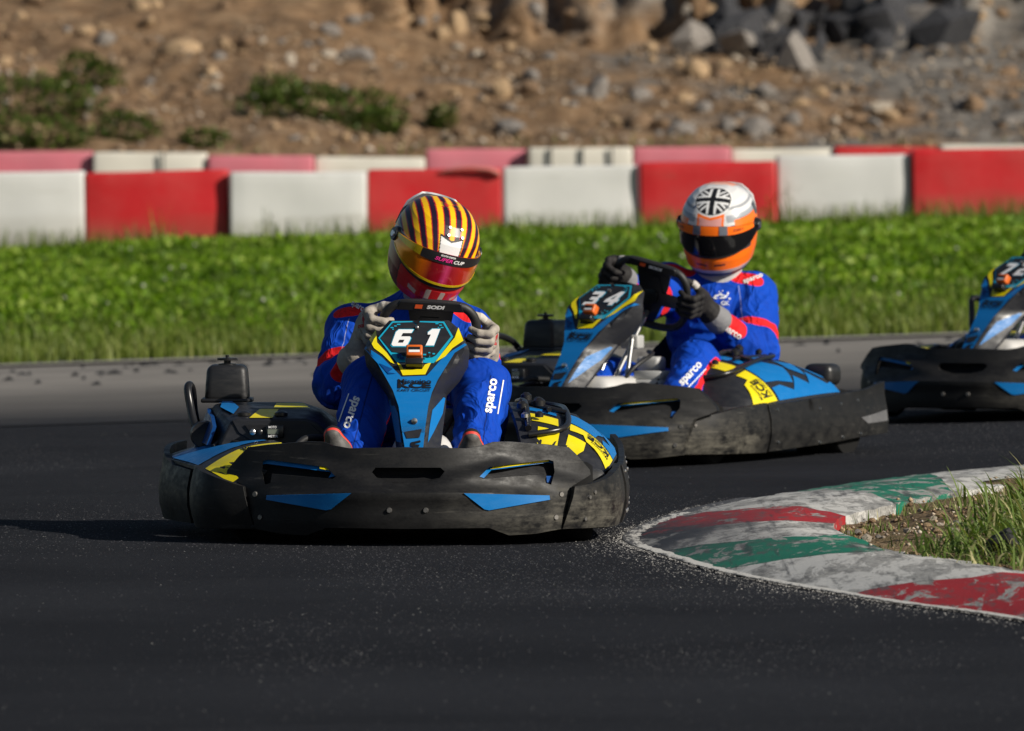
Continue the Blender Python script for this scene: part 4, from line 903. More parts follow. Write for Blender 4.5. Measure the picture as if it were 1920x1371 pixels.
fs(C4([(448, 1240), (600, 1215), (578, 1290), (470, 1296)]), m_gray, lift=.006)
# halftone dots fading over the lower strip
V, F = [], []
for r_ in range(13):
    for c_ in range(26):
        px, py = 660 + .2188 * (415 + c_ * 9 + (4.5 if r_ % 2 else 0)), 540 + .2188 * (1240 - r_ * 12); rr_ = .55 * (1 - r_ / 13) ** .7 + .10
        d_ = interp(FR, py); 
        if not (d_[2] + 2 + r_ * .2 < px < d_[3] - 2): continue
        b0 = len(V); V += [fair_fn(px + rr_ * 1.15 * math.cos(q * 1.5708), py + rr_ * 1.15 * math.sin(q * 1.5708), .006) for q in range(4)]; F.append((b0, b0 + 1, b0 + 2, b0 + 3))
mesh('halftone_print', V, F, m_gray, fairing, smooth=False, kind='stuff')
# pixel blocks along the plate border
def blk(lst, m, lift):
    V, F = [], []
    for x, y, w, h in lst:
        b0 = len(V); V += [fair_fn(*C4([(x + a * w, y + b * h)])[0], lift) for a, b in ((0, 0), (1, 0), (1, 1), (0, 1))]; F.append((b0, b0 + 1, b0 + 2, b0 + 3))
    mesh('pixel_print', V, F, m, fairing, smooth=False, kind='stuff')
blk([(330, 345, 26, 10), (362, 332, 22, 9), (385, 318, 30, 9), (345, 360, 14, 8), (715, 312, 26, 9), (748, 325, 22, 9), (760, 345, 24, 9), (735, 345, 12, 7), (610, 575, 26, 12), (645, 590, 24, 12), (655, 560, 16, 10), (690, 568, 22, 12)], m_cyan, .008)
blk([(385, 575, 40, 24), (410, 600, 36, 22), (390, 600, 14, 12)], m_dblue, .008)
for s_, cx, cy, w, h, b in (('Misanino', 537, 806, 285, 38, .012), ('KCE', 535, 842, 285, 48, .045), ('KART CIRCUIT', 532, 884, 280, 22, .012)):
    q = C4([(cx, cy)])[0]; text_on('print', s_, fair_fn, m_ink, fairing, q[0], q[1], w * .2188, h * .2188, 0, b, flipy=True, lift=.006)
fs(C4([(505, 1330), (585, 1312), (590, 1330), (528, 1345), (580, 1350), (565, 1385), (490, 1400), (490, 1384), (548, 1375), (500, 1362)]), m_ink, 'emblem', .006)
lathe('bolt', [(.003, -.012), (.010, -.010), (.010, .002), (.005, .006)], m_steel, fairing, 14, 'y', fair_fn(*C4([(535, 1148)])[0], .006))
lathe('bolt', [(.002, -.01), (.006, -.008), (.006, .002)], m_steel, fairing, 10, 'y', fair_fn(*C4([(557, 350)])[0], .008))
fs(C4([(530, 288), (585, 288), (575, 312), (557, 318), (540, 310)]), m_ink, 'emblem', .008)
# transponder on its holder
tr = rbox('transponder', fair_fn(777, 669, .030), (.054, .035, .042), m_orange, kart, .006, 3, rot=Matrix.Rotation(R(-32), 3, 'X'))
rbox('holder', fair_fn(777, 687, .022), (.058, .034, .022), m_blks, tr, .004, 2, rot=Matrix.Rotation(R(-32), 3, 'X'))
tpf = lambda u, v, l: fair_fn(777, 669, .030) + Matrix.Rotation(R(-32), 3, 'X') @ Vector((u, -.0178 - l, v))
sheet('label_plate', [(-.018, -.010), (.018, -.010), (.018, .004), (-.018, .004)], tpf, m_wht, tr, sp=.05, lift=.001); sheet('label_plate', [(-.019, -.001), (.019, -.001), (.019, .010), (-.019, .010)], tpf, m_ink, tr, sp=.05, lift=.0015)
lathe('eyelet', [(.003, -.004), (.006, 0), (.003, .004)], m_blks, tr, 10, 'y', fair_fn(803, 672, .02))
# ---- tank, column, pedals
rbox('fuel_tank', (.01, .60, .225), (.285, .42, .24), m_white_tank, kart, .045, 4, (.62, .8))
join_tubes('steering_column', [([(.0, .50, .16), (.02, .93, .60)], .011), ([(-.09, .50, .08), (-.03, .74, .50)], .010), ([(.11, .50, .08), (.05, .74, .50)], .010)], m_steel, kart)
rbox('gear_cover', (.10, .86, .27), (.13, .13, .13), m_alu, kart, .02, 3); rbox('column_clamp', (.04, .76, .48), (.08, .06, .055), m_alu, kart, .008)
join_tubes('tie_rods', [([(0, .46, .15), (.44, .50, .13)], .007), ([(0, .46, .15), (-.46, .50, .13)], .007), ([(-.20, .2, .10), (-.20, .30, .26)], .008), ([(.20, .2, .10), (.20, .30, .26)], .008)], m_blks, kart)
hs = rbox('engine_housing', (.14, .74, .285), (.14, .13, .09), m_alu, kart, .018, 3)
for k in range(5): rbox('cooling_fin', (.14, .70 + k * .022, .345), (.12, .007, .04), m_alu, hs, .002, 1)
rbox('engine_housing', (.09, .83, .39), (.10, .08, .06), m_alu, kart, .015, 3); lathe('coil', [(.012, -.035), (.034, -.03), (.038, 0), (.034, .03), (.012, .035)], m_blks, kart, 18, 'x', (.16, .62, .285)); rbox('blue_cap', (.225, .66, .235), (.05, .06, .06), m_blue, kart, .01)
for a_ in ([(.05, .62, .30), (.10, .66, .38), (.12, .78, .43), (.06, .86, .44)], [(.20, .60, .22), (.19, .70, .33), (.15, .84, .36)]): tube('engine_hose', a_, .008, m_hose, kart, 8)
rbox('carburettor', (.20, 1.0, .22), (.10, .14, .12), m_alu, kart, .012)
# ---- steering wheel (own little frame so that each kart can steer)
SWC = Vector((.026, .90, .628)); tilt = R(26)
def sw_frame(turn):
    u = Vector((1, 0, 0)); v = Vector((0, -math.sin(tilt), math.cos(tilt))); f = Vector((0, -math.cos(tilt), -math.sin(tilt)))   # right, up, towards the nose
    c, s = math.cos(turn), math.sin(turn); return SWC.copy(), u * c + v * s, v * c - u * s, f
def sw_pt(fr, a, b, l=0): return fr[0] + fr[1] * a + fr[2] * b + fr[3] * l
ring = [(-.095, .148), (0, .152), (.095, .148), (.135, .125), (.155, .08), (.158, 0), (.150, -.06), (.120, -.105), (.07, -.125), (0, -.13), (-.07, -.125), (-.120, -.105), (-.150, -.06), (-.158, 0), (-.155, .08), (-.135, .125)]
m_grip = mat('grip_black', (.014, .014, .015), .55); NT(m_grip)
def steering_wheel(parent, turn):
    fr = sw_frame(turn); o = tube('steering_wheel', [sw_pt(fr, a, b) for a, b in ring], .0155, m_grip, parent, 12, True, 3)
    P = [(-.10, .165), (.10, .165), (.112, .132), (-.112, .132)]
    sheet('badge', P, lambda a, b, l: sw_pt(fr, a, b, .017 + l), m_blks, o, sp=.05, thick=.012, bev=.003)
    text_on('print', 'SODI', lambda a, b, l: sw_pt(fr, a, b, .017 + l), m_wht, o, .018, .149, .060, .014, 0, .06, shear=.2, lift=.002)
    sheet('emblem', [(-.052, .142), (-.028, .142), (-.025, .157), (-.049, .157)], lambda a, b, l: sw_pt(fr, a, b, .017 + l), mat('badge_orange', (.75, .10, .02), .4) if 'badge_orange' not in bpy.data.materials else bpy.data.materials['badge_orange'], o, sp=.05, lift=.002)
    sheet('spoke', [(-.155, .03), (-.05, .03), (-.03, .10), (.03, .10), (.05, .03), (.155, .03), (.155, -.02), (.05, -.03), (.02, -.12), (-.02, -.12), (-.05, -.03), (-.155, -.02)], lambda a, b, l: sw_pt(fr, a, b, l), m_blks, o, sp=.05, thick=.008)
    sheet('pad', [(-.075, .14), (.080, .14), (.07, .06), (.05, -.03), (-.04, -.03), (-.06, .06)], lambda a, b, l: sw_pt(fr, a, b, -.004 + l), m_blks, o, sp=.05, thick=.010)
    q = sw_pt(fr, 0, 0, -.004); lathe('hub', [(.006, -.02), (.035, -.018), (.035, .012), (.02, .02)], m_blks, o, 20, 'y', q); return o
DIG = {'6': [[(20, 100), (95, 100), (88, 78), (45, 78), (40, 58), (85, 58), (92, 48), (84, 10), (74, 0), (12, 0), (2, 10), (8, 84)], [(36, 38), (62, 38), (58, 20), (32, 20)]],
       '1': [[(30, 100), (70, 100), (60, 0), (18, 0), (30, 66), (14, 66), (12, 80)]],
       '3': [[(12, 100), (90, 100), (98, 90), (94, 62), (82, 50), (90, 42), (86, 8), (76, 0), (-2, 0), (2, 22), (58, 22), (60, 38), (22, 38), (24, 60), (64, 60), (66, 78), (10, 78)]],
       '4': [[(60, 100), (94, 100), (86, 44), (100, 44), (96, 22), (82, 22), (78, 0), (44, 0), (48, 22), (-4, 22), (0, 44)], [(52, 44), (60, 76), (30, 44)]],
       '7': [[(6, 100), (98, 100), (94, 78), (44, 0), (6, 0), (58, 76), (2, 76)]], '2': [[(12, 100), (90, 100), (98, 90), (92, 52), (84, 44), (40, 34), (38, 22), (86, 22), (82, 0), (-2, 0), (6, 44), (14, 52), (58, 62), (60, 78), (8, 78)]]}
SWO = Vector((.025, 0, .032))
def digit(ch, cx, cy, w, h, parent):
    d = DIG[ch]; mp = lambda P, g: [(cx + ((x - 50) / 100 + (y - 50) / 100 * .22) * w * g, cy - (y - 50) / 100 * h * g) for x, y in P]
    hl = [mp(p, 1) for p in d[1:]]
    sheet('digit_edge', mp(d[0], 1.10), fair_fn, m_cyan, parent, sp=9, lift=.0075); sheet('digit', mp(d[0], 1), fair_fn, m_wht, parent, hl, sp=9, lift=.0095)
    for q in hl: sheet('digit_edge', q, fair_fn, m_gray, parent, sp=9, lift=.0085)
def copy_tree(o, parent=None):
    c = o.copy(); COL.objects.link(c); c.parent = parent
    for ch in o.children: copy_tree(ch, c)
    return c
kart2 = copy_tree(kart); kart3 = copy_tree(kart)
def child(o, n): return next(c for c in o.children if c.name.split('.')[0] == n)
def place(o, X, Y, yaw, z, turn, digs, bdx, lab):
    o.location = (X, Y, z); o.rotation_euler = (0, 0, yaw); props(o, lab, 'kart', 'racing karts on the track')
    steering_wheel(o, turn); child(o, 'front_bumper').location.x += bdx
    if o is not kart:      # on these two the engine side guards sit closer in
        for c_ in o.children:
            n_ = c_.name.split('.')[0]
            if n_ == 'pod_cover':
                for f_ in [k for k in c_.children if k.name.startswith('front_sticker')]: bpy.data.objects.remove(f_)
            if n_ == 'steering_wheel': c_.location += SWO
            if n_ in ('side_pod', 'rear_guard', 'pod_cover') and sum(v.co.x for v in c_.data.vertices) < 0: c_.location.x += .13
            if o is kart3 and n_ in ('side_bar', 'air_box', 'engine_cover', 'side_flank', 'exhaust_ring', 'engine_hose'): c_.location.x += .30 if n_ != 'side_bar' else .40; c_.location.z -= (.13 if n_ == 'air_box' else -.03 if n_ == 'side_bar' else .06)
    if o is not kart:      # the nose panel of a turning kart swings with the steering
        for n_ in ('front_fairing', 'transponder'):
            c_ = child(o, n_); pv = Vector((0, .30, 0)); Mz = Matrix.Rotation(R(-7 if o is kart2 else -17), 4, 'Z'); c_.matrix_local = Matrix.Translation(pv + Vector((-.05, 0, 0))) @ Mz @ Matrix.Translation(-pv)
    for ch, cx, cy in digs: digit(ch, cx, cy, 37, 31, child(o, 'front_fairing'))
KARTS = [(kart, KX0, 30.0, 0.0, 0.0, R(-3), (('6', 755, 636), ('1', 814, 635)), 0.0, 'leading black and blue kart with number 61 and the striped helmet driver'),
         (kart2, .092, 37.0, R(-28), float(zt(.5, 38)) - .0, R(-17), (('3', 755, 636), ('4', 809, 636)), .086, 'second black and blue kart with number 34 driven by the orange helmet driver'),
         (kart3, 1.945, 41.0, R(-25), .075, R(-18), (('7', 757, 636), ('2', 806, 636)), 0.035, 'third black and blue kart cut off by the right edge of the photo')]
for k in KARTS: place(*k)
# ================================================================== the drivers
def KL(i, px, py, y):
    """kart-space point of kart i at a photo pixel, y metres behind its nose"""
    _, bx, by, a, bz = KARTS[i][:5]; c, s = math.cos(a), math.sin(a)
    bx = -KX0 * -1 if False else bx; r = (px - 960) / FPX; x = (r * (by + y * c) - bx + y * s) / (c - r * s); Yw = by + x * s + y * c
    return Vector((x, y, CAMH - (py - HZ) * Yw / FPX - bz))
def suit_mat():
    m = mat('race_suit', rough=.75, spec=.15); t = NT(m); n = t.noise(5, 4); n2 = t.noise(420, 2); n3 = t.math('POWER', t.math('SUBTRACT', 1., t.math('ABSOLUTE', t.math('MULTIPLY_ADD', t.noise(8, 3, .5, stretch=(1, 1, .55), dist=.9), 2., -1.))), 4.)
    sm = lambda a: t.ramp(t.math('ADD', t.math('MULTIPLY', t.attr(a).outputs['Fac'], 250.), .5), (.3, 0.), (.7, 1.))
    c = t.ramp(n, (.3, (.002, .042, .36)), (.7, (.003, .062, .47))); c = t.mix(sm('red'), c, (.72, .018, .022)); c = t.mix(sm('wht'), c, (.72, .72, .74)); ln = lambda a, w: t.math('LESS_THAN', t.math('ABSOLUTE', t.attr(a).outputs['Fac']), w); c = t.mix(t.math('MULTIPLY', ln('seam', .0014), .55), c, (.45, .47, .6)); c = t.mix(t.math('MULTIPLY', ln('seamd', .0022), .7), c, (.002, .006, .06))
    t.color(c); bn = t.bump(t.mix(.96, n2, n3), .6, .022); return m
m_suit = suit_mat()
def pdist(V, pts):
    d = np.full(len(V), 9.)
    for a, b in zip(pts, pts[1:]): d = np.minimum(d, cap(V, a, b, 0, 0))
    return d
def folds(V, N, J):
    """cloth folds: radiating at elbows and knees, soft buckling elsewhere"""
    out = np.zeros(len(V)); 
    for i, (p, n) in enumerate(zip(V, N)):
        q = Vector(p); a = mnoise.noise(q * 7 + Vector((3, 1, 7))); b = 1 - abs(mnoise.noise(Vector((q.x * 8, q.y * 8, q.z * 20)))) * 2.2; out[i] = a * .007 + max(0, b) * .0035
    for c, ax, r, amp in J:
        d = V - np.array(c); t_ = d @ np.array(ax); w = np.exp(-(np.linalg.norm(d, axis=1) / r) ** 2); wob = np.array([mnoise.noise(Vector(p) * 14) for p in V])
        out += w * amp * np.sin(t_ / .0100 + wob * 4)
    return V + N * out[:, None]
def person(name, i, S, glovecol, label, extra=None):
    p = empty('person'); o3 = KARTS[i]; p.location = (o3[1], o3[2], o3[4]); p.rotation_euler = (0, 0, o3[3]); props(p, label, 'person', 'kart drivers')
    A = {k: np.array(tuple(v), np.float32) for k, v in S.items() if isinstance(v, (Vector, tuple)) and len(v) == 3}
    def f(P):
        d = ell(P, A['pelvis'], (.185, .16, .14)); d = smin(d, cap(P, A['pelvis'] + [0, 0, .04], A['chest'], .15, .15), .08)
        d = smin(d, ell(P, A['chest'], (.195, .135, .17)), .06); d = smin(d, cap(P, A['lsh'], A['rsh'], .078, .078), .07); d = smin(d, cap(P, A['chest'] + [0, 0, .05], A['neck'], .10, .080), .06)
        for s in 'lr':
            q_ = S.get('arm', 1.15); a = cap(P, A[s + 'sh'], A[s + 'el'], .082 * q_, .070 * q_); a = smin(a, cap(P, A[s + 'el'], A[s + 'wr'], .070 * q_, .040), .035); d = smin(d, a, .03)
            l = cap(P, A[s + 'hip'], A[s + 'kn'], .108, .092); l = smin(l, cap(P, A[s + 'kn'], A[s + 'an'], .088, .066), .04); d = smin(d, l, .035)
        return d
    allp = np.array(list(A.values())); V, F = nets(f, allp.min(0) - .2, allp.max(0) + .17, .0095)
    for _ in range(2):     # relax the net
        n = np.zeros(len(V)); acc = np.zeros_like(V)
        for k in range(4): np.add.at(acc, F[:, k], (V[F[:, k - 1]] + V[F[:, (k + 1) % 4]])); np.add.at(n, F[:, k], 2)
        V = (.5 * V + .5 * acc / n[:, None]).astype(np.float32)
    N = vnormals(V, F); J = []
    un = lambda v: v / np.linalg.norm(v)
    for s in 'lr':
        J += [(A[s + 'el'], un(A[s + 'wr'] - A[s + 'sh']), .12, .011), (A[s + 'kn'] * .55 + A[s + 'hip'] * .45, un(A[s + 'kn'] - A[s + 'hip']), .14, .007), (A[s + 'an'], un(A[s + 'an'] - A[s + 'kn']), .12, .008), (A[s + 'sh'] * .5 + A[s + 'el'] * .5 , un(A[s + 'el'] - A[s + 'sh']), .10, .005)]
    J += [(A[s + 'an'] * .6 + A[s + 'kn'] * .4, np.array([.32, .1, .05]), .16, .006) for s in 'lr'] + [(A[s + 'sh'] * .4 + A[s + 'el'] * .6, un(np.cross(A[s + 'el'] - A[s + 'sh'], [0, 1, 0])) * .4, .13, .005) for s in 'lr']
    J += [(A['pelvis'] * .6 + A['chest'] * .4, np.array([.1, .2, 1.]), .20, .012)]
    V0_ = V.copy(); V = folds(V, N, J)
    red = np.full(len(V), -1.); wht = np.full(len(V), -1.); dark = np.full(len(V), -1.)
    for s in 'lr':
        a, b, w = A[s + 'sh'], A[s + 'el'], A[s + 'wr']; L = np.linalg.norm(b - a); h = ((V0_ - a) @ (b - a)) / L; d = cap(V0_, a, b, 0, 0); dt = pdist(V0_, [A['pelvis'] + [0, 0, .05], A['chest']])
        band = np.minimum(.021 - np.abs(h - L * .66 - .12 * (V0_[:, 0] - a[0]) * (1 if s == 'r' else -1)), .13 - d); band = np.minimum(band, (dt - .165)); red = np.maximum(red, band)
        # shoulder yoke
        sx_ = 1 if s == 'r' else -1; m_ = A['neck'] * .55 + a * .45 + [0, -.06, .055]; e_ = a + np.array([.045 * sx_, -.06, .06]) * (q2 := S.get('arm', 1.15)); yk = S.get('yoke', .032) - pdist(V0_, [m_, a + np.array([.0, -.065, .065]) * q2, e_]); red = np.maximum(red, yk); wht = np.maximum(wht, .0055 - np.abs(yk + .006) ) if False else wht
        # forearm panel
        off = np.array(S[s + 'face']); fp = .040 - pdist(V0_, [b * .62 + w * .38 + off * .078, w * .85 + b * .15 + off * .055]); red = np.maximum(red, fp)
        # stripe down the leg
        so = np.array([.10 if s == 'r' else -.10, -.01, .02]) * S.get('legside', 1); ls = .016 - pdist(V0_, [A[s + 'hip'] + so * 1.1, A[s + 'kn'] + so * .88, A[s + 'kn'] * .5 + A[s + 'an'] * .5 + so * .75, A[s + 'an'] + so * .65]); red = np.maximum(red, ls)
        dark = np.maximum(dark, .012 - np.abs(((V0_ - A[s + 'wr']) @ un(A[s + 'wr'] - b)) + .01))  if False else dark
        wht = np.maximum(wht, np.minimum(.0016 - np.abs(cap(V0_, a + np.array([.02 if s == 'r' else -.02, -.08, .02]), b + np.array([0, -.07, 0]), 0, 0) - .03), .1 - d)) if False else wht
    seam = np.full(len(V), 1.); seamd = np.full(len(V), 1.)
    # stitched seams: a pale line down each sleeve, a dark one down each shin and thigh
    for s in 'lr':
        for q0, q1, tgt, off, rad in ((s + 'sh', s + 'el', 'w', .025, .14), (s + 'hip', s + 'kn', 'd', .0, .14), (s + 'kn', s + 'an', 'd', .02, .12)):
            a, b = A[q0], A[q1]; n_ = un(np.cross(b - a, [0, 1, .3])); pd = (V0_ - a) @ n_ - off * (1 if s == 'r' else -1); hh = ((V0_ - a) @ (b - a)) / ((b - a) @ (b - a))
            k_ = (cap(V0_, a, b, 0, 0) < rad) & (hh > .08) & (hh < .97) & (V0_[:, 1] < a[1] + (b[1] - a[1]) * hh - .02); (seam if tgt == 'w' else seamd)[k_] = pd[k_]
    body = np_mesh('race_suit', V, F, m_suit, p, {'red': red, 'wht': wht, 'dark': dark, 'seam': seam, 'seamd': seamd}, smooth=True)
    bv = BVHTree.FromPolygons([tuple(v) for v in V], [tuple(q) for q in F])
    def proj(c, right, up, view):
        c, right, up, view = (Vector(x) for x in (c, right, up, view)); right.normalize(); up.normalize(); view.normalize()
        def fn(u, v, l):
            q = c + right * u + up * v; h = bv.ray_cast(q - view * .35, view); q = h[0] if h[0] is not None else q; return q - view * (l + .002)
        return fn
    # gloves
    def glove(s, a_, b_, turn):
        fr = sw_frame(turn); og = np.array(sw_pt(fr, a_, b_)) + np.array(S.get('swo', (0, 0, 0))); sg = 1 if a_ > 0 else -1; ang = S.get(s + 'ang', 0)
        o_ = np.array(fr[1]) * sg; t_ = np.array(fr[2]); o_, t_ = o_ * math.cos(ang) + t_ * math.sin(ang), t_ * math.cos(ang) - o_ * math.sin(ang); f_ = np.array(fr[3]); w = A[s + 'wr']
        W = lambda o, f, t: og + (o_ * o + f_ * f + t_ * t) * 1.12
        def g(P):
            palm = cap(P, W(.044, -.022, .030), W(.046, -.022, -.032), .021, .021); palm = smin(palm, cap(P, W(.040, -.052, .012), W(.045, -.055, -.028), .024, .024), .03)
            palm = smin(palm, cap(P, W(.042, -.07, -.012), w, .029, .040), .025); palm = smin(palm, cap(P, w, w + (A[s + 'el'] - w) * .15, .050, .056), .008)
            d = palm
            for k, (tt_, ln) in enumerate(((.037, .95), (.0125, 1.05), (-.0125, 1.), (-.036, .86))):
                sp_ = tt_ * 1.05; j0, j1, j2, j3 = W(.050, -.010, sp_ * .95), W(.036 * ln + .004, .033 * ln, sp_), W(.004, .040 * ln, sp_ * 1.02), W(-.020, .020, sp_ * 1.02)
                fi = smin(cap(P, j0, j1, .0150, .0138), smin(cap(P, j1, j2, .0138, .0126), cap(P, j2, j3, .0126, .0108), .004), .005); fi = np.minimum(fi, ell(P, W(.051, -.004, sp_), (.0168,) * 3)); d = smin(d, fi, .0035)
            th = smin(cap(P, W(.034, -.045, .028), W(.006, -.034, .056), .018, .0145), cap(P, W(.006, -.034, .056), W(-.018, -.018, .070), .0140, .0115), .006); return smin(d, th, .008)
        c0 = np.minimum(og, w) - .10; c1 = np.maximum(og, w) + .10; v, q = nets(g, c0, c1, .0040); nn = vnormals(v, q)
        hw = ((v - w) @ un(A[s + 'el'] - w)); cuff = np.minimum(hw + .012, .2); loc = (v - og); tl, ol, fl = loc @ t_, loc @ o_, loc @ f_
        v = v + nn * np.array([mnoise.noise(Vector(x) * 70) * .0014 for x in v])[:, None]
        patch = np.maximum(.020 - np.linalg.norm(v - W(.010, -.035, .055), axis=1), np.minimum(.010 - np.abs(fl - .018), .05 - np.abs(tl)) * .0 - 1); piping = .0022 - np.abs(pdist(v, [W(.062, -.03, .03), W(.055, .025, .01), W(.066, -.02, -.02)]) - .004)
        return np_mesh('glove', v, q, glovecol, p, {'cuff': cuff, 'patch': patch, 'pip': piping}, smooth=True)
    glove('l', -.155, S['lb'], S['turn']); glove('r', .155, S['rb'], S['turn'])
    # shoes
    for s in 'lr':
        an, toe = A[s + 'an'], A[s + 'toe']
        dirn = un(toe - an); sole_n = un(np.cross([1, 0, 0], dirn)); sole_n = sole_n if sole_n[1] < 0 else -sole_n
        def g(P):
            heel = an + [0, .0, -.05]; ball = heel * .3 + toe * .7; d = smin(cap(P, heel, ball, .038, .042), cap(P, ball, toe, .042, .030), .02); return smin(d, cap(P, an, heel, .05, .042), .03)
        v, q = nets(g, np.minimum(an, toe) - .10, np.maximum(an, toe) + .08, .006); sd = (v - (an * .3 + toe * .7)) @ sole_n; rim = .0045 - np.abs(sd - .008); sole = sd - .010
        np_mesh('shoe', v, q, S['shoe'], p, {'rim': rim, 'sole': sole}, smooth=True)
    return p, proj, A
def glove_mat(name, base, cuffc, patchc, pipc):
    m = mat(name, rough=.7, spec=.3); t = NT(m); n = t.noise(30, 4, .65); n2 = t.noise(260, 2)
    sm = lambda a: t.ramp(t.math('ADD', t.math('MULTIPLY', t.attr(a).outputs['Fac'], 400.), .5), (.3, 0.), (.7, 1.))
    c = t.ramp(n, (.3, tuple(x * .6 for x in base)), (.7, base)); c = t.mix(sm('cuff'), c, cuffc); c = t.mix(sm('patch'), c, patchc); c = t.mix(sm('pip'), c, pipc); t.color(c); t.bump(t.mix(.5, n, n2), .5, .004); return m
g1 = glove_mat('glove_beige', (.40, .36, .31), (.34, .31, .27), (.50, .47, .42), (.35, .03, .03)); g2 = glove_mat('glove_black', (.020, .018, .018), (.20, .20, .21), (.50, .47, .44), (.016, .015, .015))
def shoe_mat(name, base, rim, sole):
    m = mat(name, base, .6); t = NT(m); sm = lambda a: t.ramp(t.math('ADD', t.math('MULTIPLY', t.attr(a).outputs['Fac'], 300.), .5), (.3, 0.), (.7, 1.)); n = t.noise(60, 3)
    c = t.mix(sm('sole'), base, t.ramp(n, (.35, tuple(x * .6 for x in sole)), (.65, sole))); c = t.mix(sm('rim'), c, rim); t.color(c); t.bump(n, .3, .004); return m
s1 = shoe_mat('shoe_black_red', (.012, .012, .013), (.70, .05, .035), (.10, .095, .09))
# helmet: a stack of egg-shaped rings, front towards -y
HT = [(-.138, .080, .118, .080), (-.130, .096, .140, .098), (-.105, .111, .156, .117), (-.07, .121, .163, .130), (-.03, .127, .160, .138), (.01, .1295, .154, .144), (.045, .127, .146, .144), (.075, .119, .132, .136), (.10, .106, .112, .121), (.12, .088, .090, .101), (.135, .064, .063, .073), (.1435, .036, .035, .040), (.146, .001, .001, .001)]
def helm_r(th, z):
    a, f, b = interp(HT, z); c, s = math.sin(th), -math.cos(th); ry = f if s < 0 else b; e = 2.25
    k = (abs(c) ** e + abs(s) ** e) ** (-1 / e); return Vector((a * c * k, ry * s * k, z))
def helm_pt(th, v, l=0):
    """th: azimuth, 0 = forward, + = wearer's left (image right); v: 0 bottom .. 1 crown"""
    z = float(np.interp(v, [0, .08, .2, .75, .9, 1], [-.138, -.130, -.10, .085, .128, .146])); p = helm_r(th, z)
    if l:
        q = helm_r(th + .03, z) - helm_r(th - .03, z); w = helm_r(th, min(.1459, z + .006)) - helm_r(th, max(-.138, z - .006)); n = q.cross(w); n = n if n.dot(p) > 0 else -n; p = p + n.normalized() * l
    return p
m_hel = mat('helmet_paint', rough=.34, coat=.35, spec=.3); t = NT(m_hel); t.color(t.attr('col').outputs['Color']); t.b.inputs['Coat Roughness'].default_value = .05
def helmet(p, M, paintf, visor_m, strip_m, strip_text, spoiler=True, sx=-1.25, vis=(-.048, .052), screws=()):
    NT_, NV = 420, 230; V, C, F = [], [], []
    for j in range(NV + 1):
        for k in range(NT_):
            th = -math.pi + 2 * math.pi * k / NT_; q = helm_pt(th, j / NV); V.append(q)
    F = [(j * NT_ + k, j * NT_ + (k + 1) % NT_, (j + 1) * NT_ + (k + 1) % NT_, (j + 1) * NT_ + k) for j in range(NV) for k in range(NT_)]
    Vn = np.array([tuple(v) for v in V]); C = paintf(Vn)
    h = np_mesh('helmet', Vn, np.array(F), m_hel, p, {'col': C}, smooth=True); h.matrix_local = M
    # visor: a strip standing proud of the shell, tapering to the pivots
    zt_f = lambda th: vis[1] - .020 * (abs(th) / 1.5) ** 2 * 1.2; zb_f = lambda th: vis[0] + .050 * (abs(th) / 1.55) ** 2.2
    def vf(th, w, l):
        z = zb_f(th) + (zt_f(th) - zb_f(th)) * w; p_ = helm_r(th, z); q = helm_r(th + .03, z) - helm_r(th - .03, z); ww = helm_r(th, z + .006) - helm_r(th, z - .006); n = q.cross(ww); n = n if n.dot(p_) > 0 else -n
        return p_ + n.normalized() * l
    sheet('visor', [(-1.45, 0), (1.45, 0), (1.45, 1), (-1.45, 1)], vf, visor_m, h, sp=.12, lift=.0075, thick=.005)
    st_ = sheet('visor_strip', [(sx, .72), (-.6, .70), (.6, .70), (1.25, .74), (1.25, .99), (sx, .99)], vf, strip_m, h, sp=.1, lift=.0095, thick=.0012)
    for (s_, cx, w, hh, mm, cy, sh) in strip_text: text_on('print', s_, vf, mm, st_, cx, cy, w, hh, 0, .03, shear=sh, lift=.0108)
    sheet('visor_gasket', [(-1.48, -.10), (1.48, -.10), (1.48, .06), (-1.48, .06)], vf, visor_edge, h, sp=.12, lift=.005, thick=.006)
    for sg in (-1, 1):
        pv = helm_r(sg * 1.52, .015); n_ = Vector((sg, -.12, .05)).normalized(); bolt(pv + n_ * .006, n_, h, .026, m_blks); bolt(pv + n_ * .014, n_, h, .013, m_steel)
    if spoiler:
        sheet('spoiler', [(2.15, .52), (4.13, .52), (3.95, .72), (3.6, .80), (2.68, .80), (2.33, .72)], lambda th, v, l: helm_pt(th, v, .004 + .016 * max(0, (v - .55) / .25) ** 1.5 + l), spoiler if not isinstance(spoiler, bool) else m_hel_grey, h, sp=.12, thick=.006)
    for th, v in screws: q = helm_pt(th, v, .002); bolt(q, helm_pt(th, v, .02) - q, h, .006, m_steel)
    # neck roll hidden in the collar
    return h, vf
visor_edge = mat('visor_edge', (.012, .012, .012), .5); m_hel_grey = mat('helmet_grey', (.15, .165, .20), .35, coat=.3)
def smst(a, b, x): return np.clip((x - a) / (b - a), 0, 1)
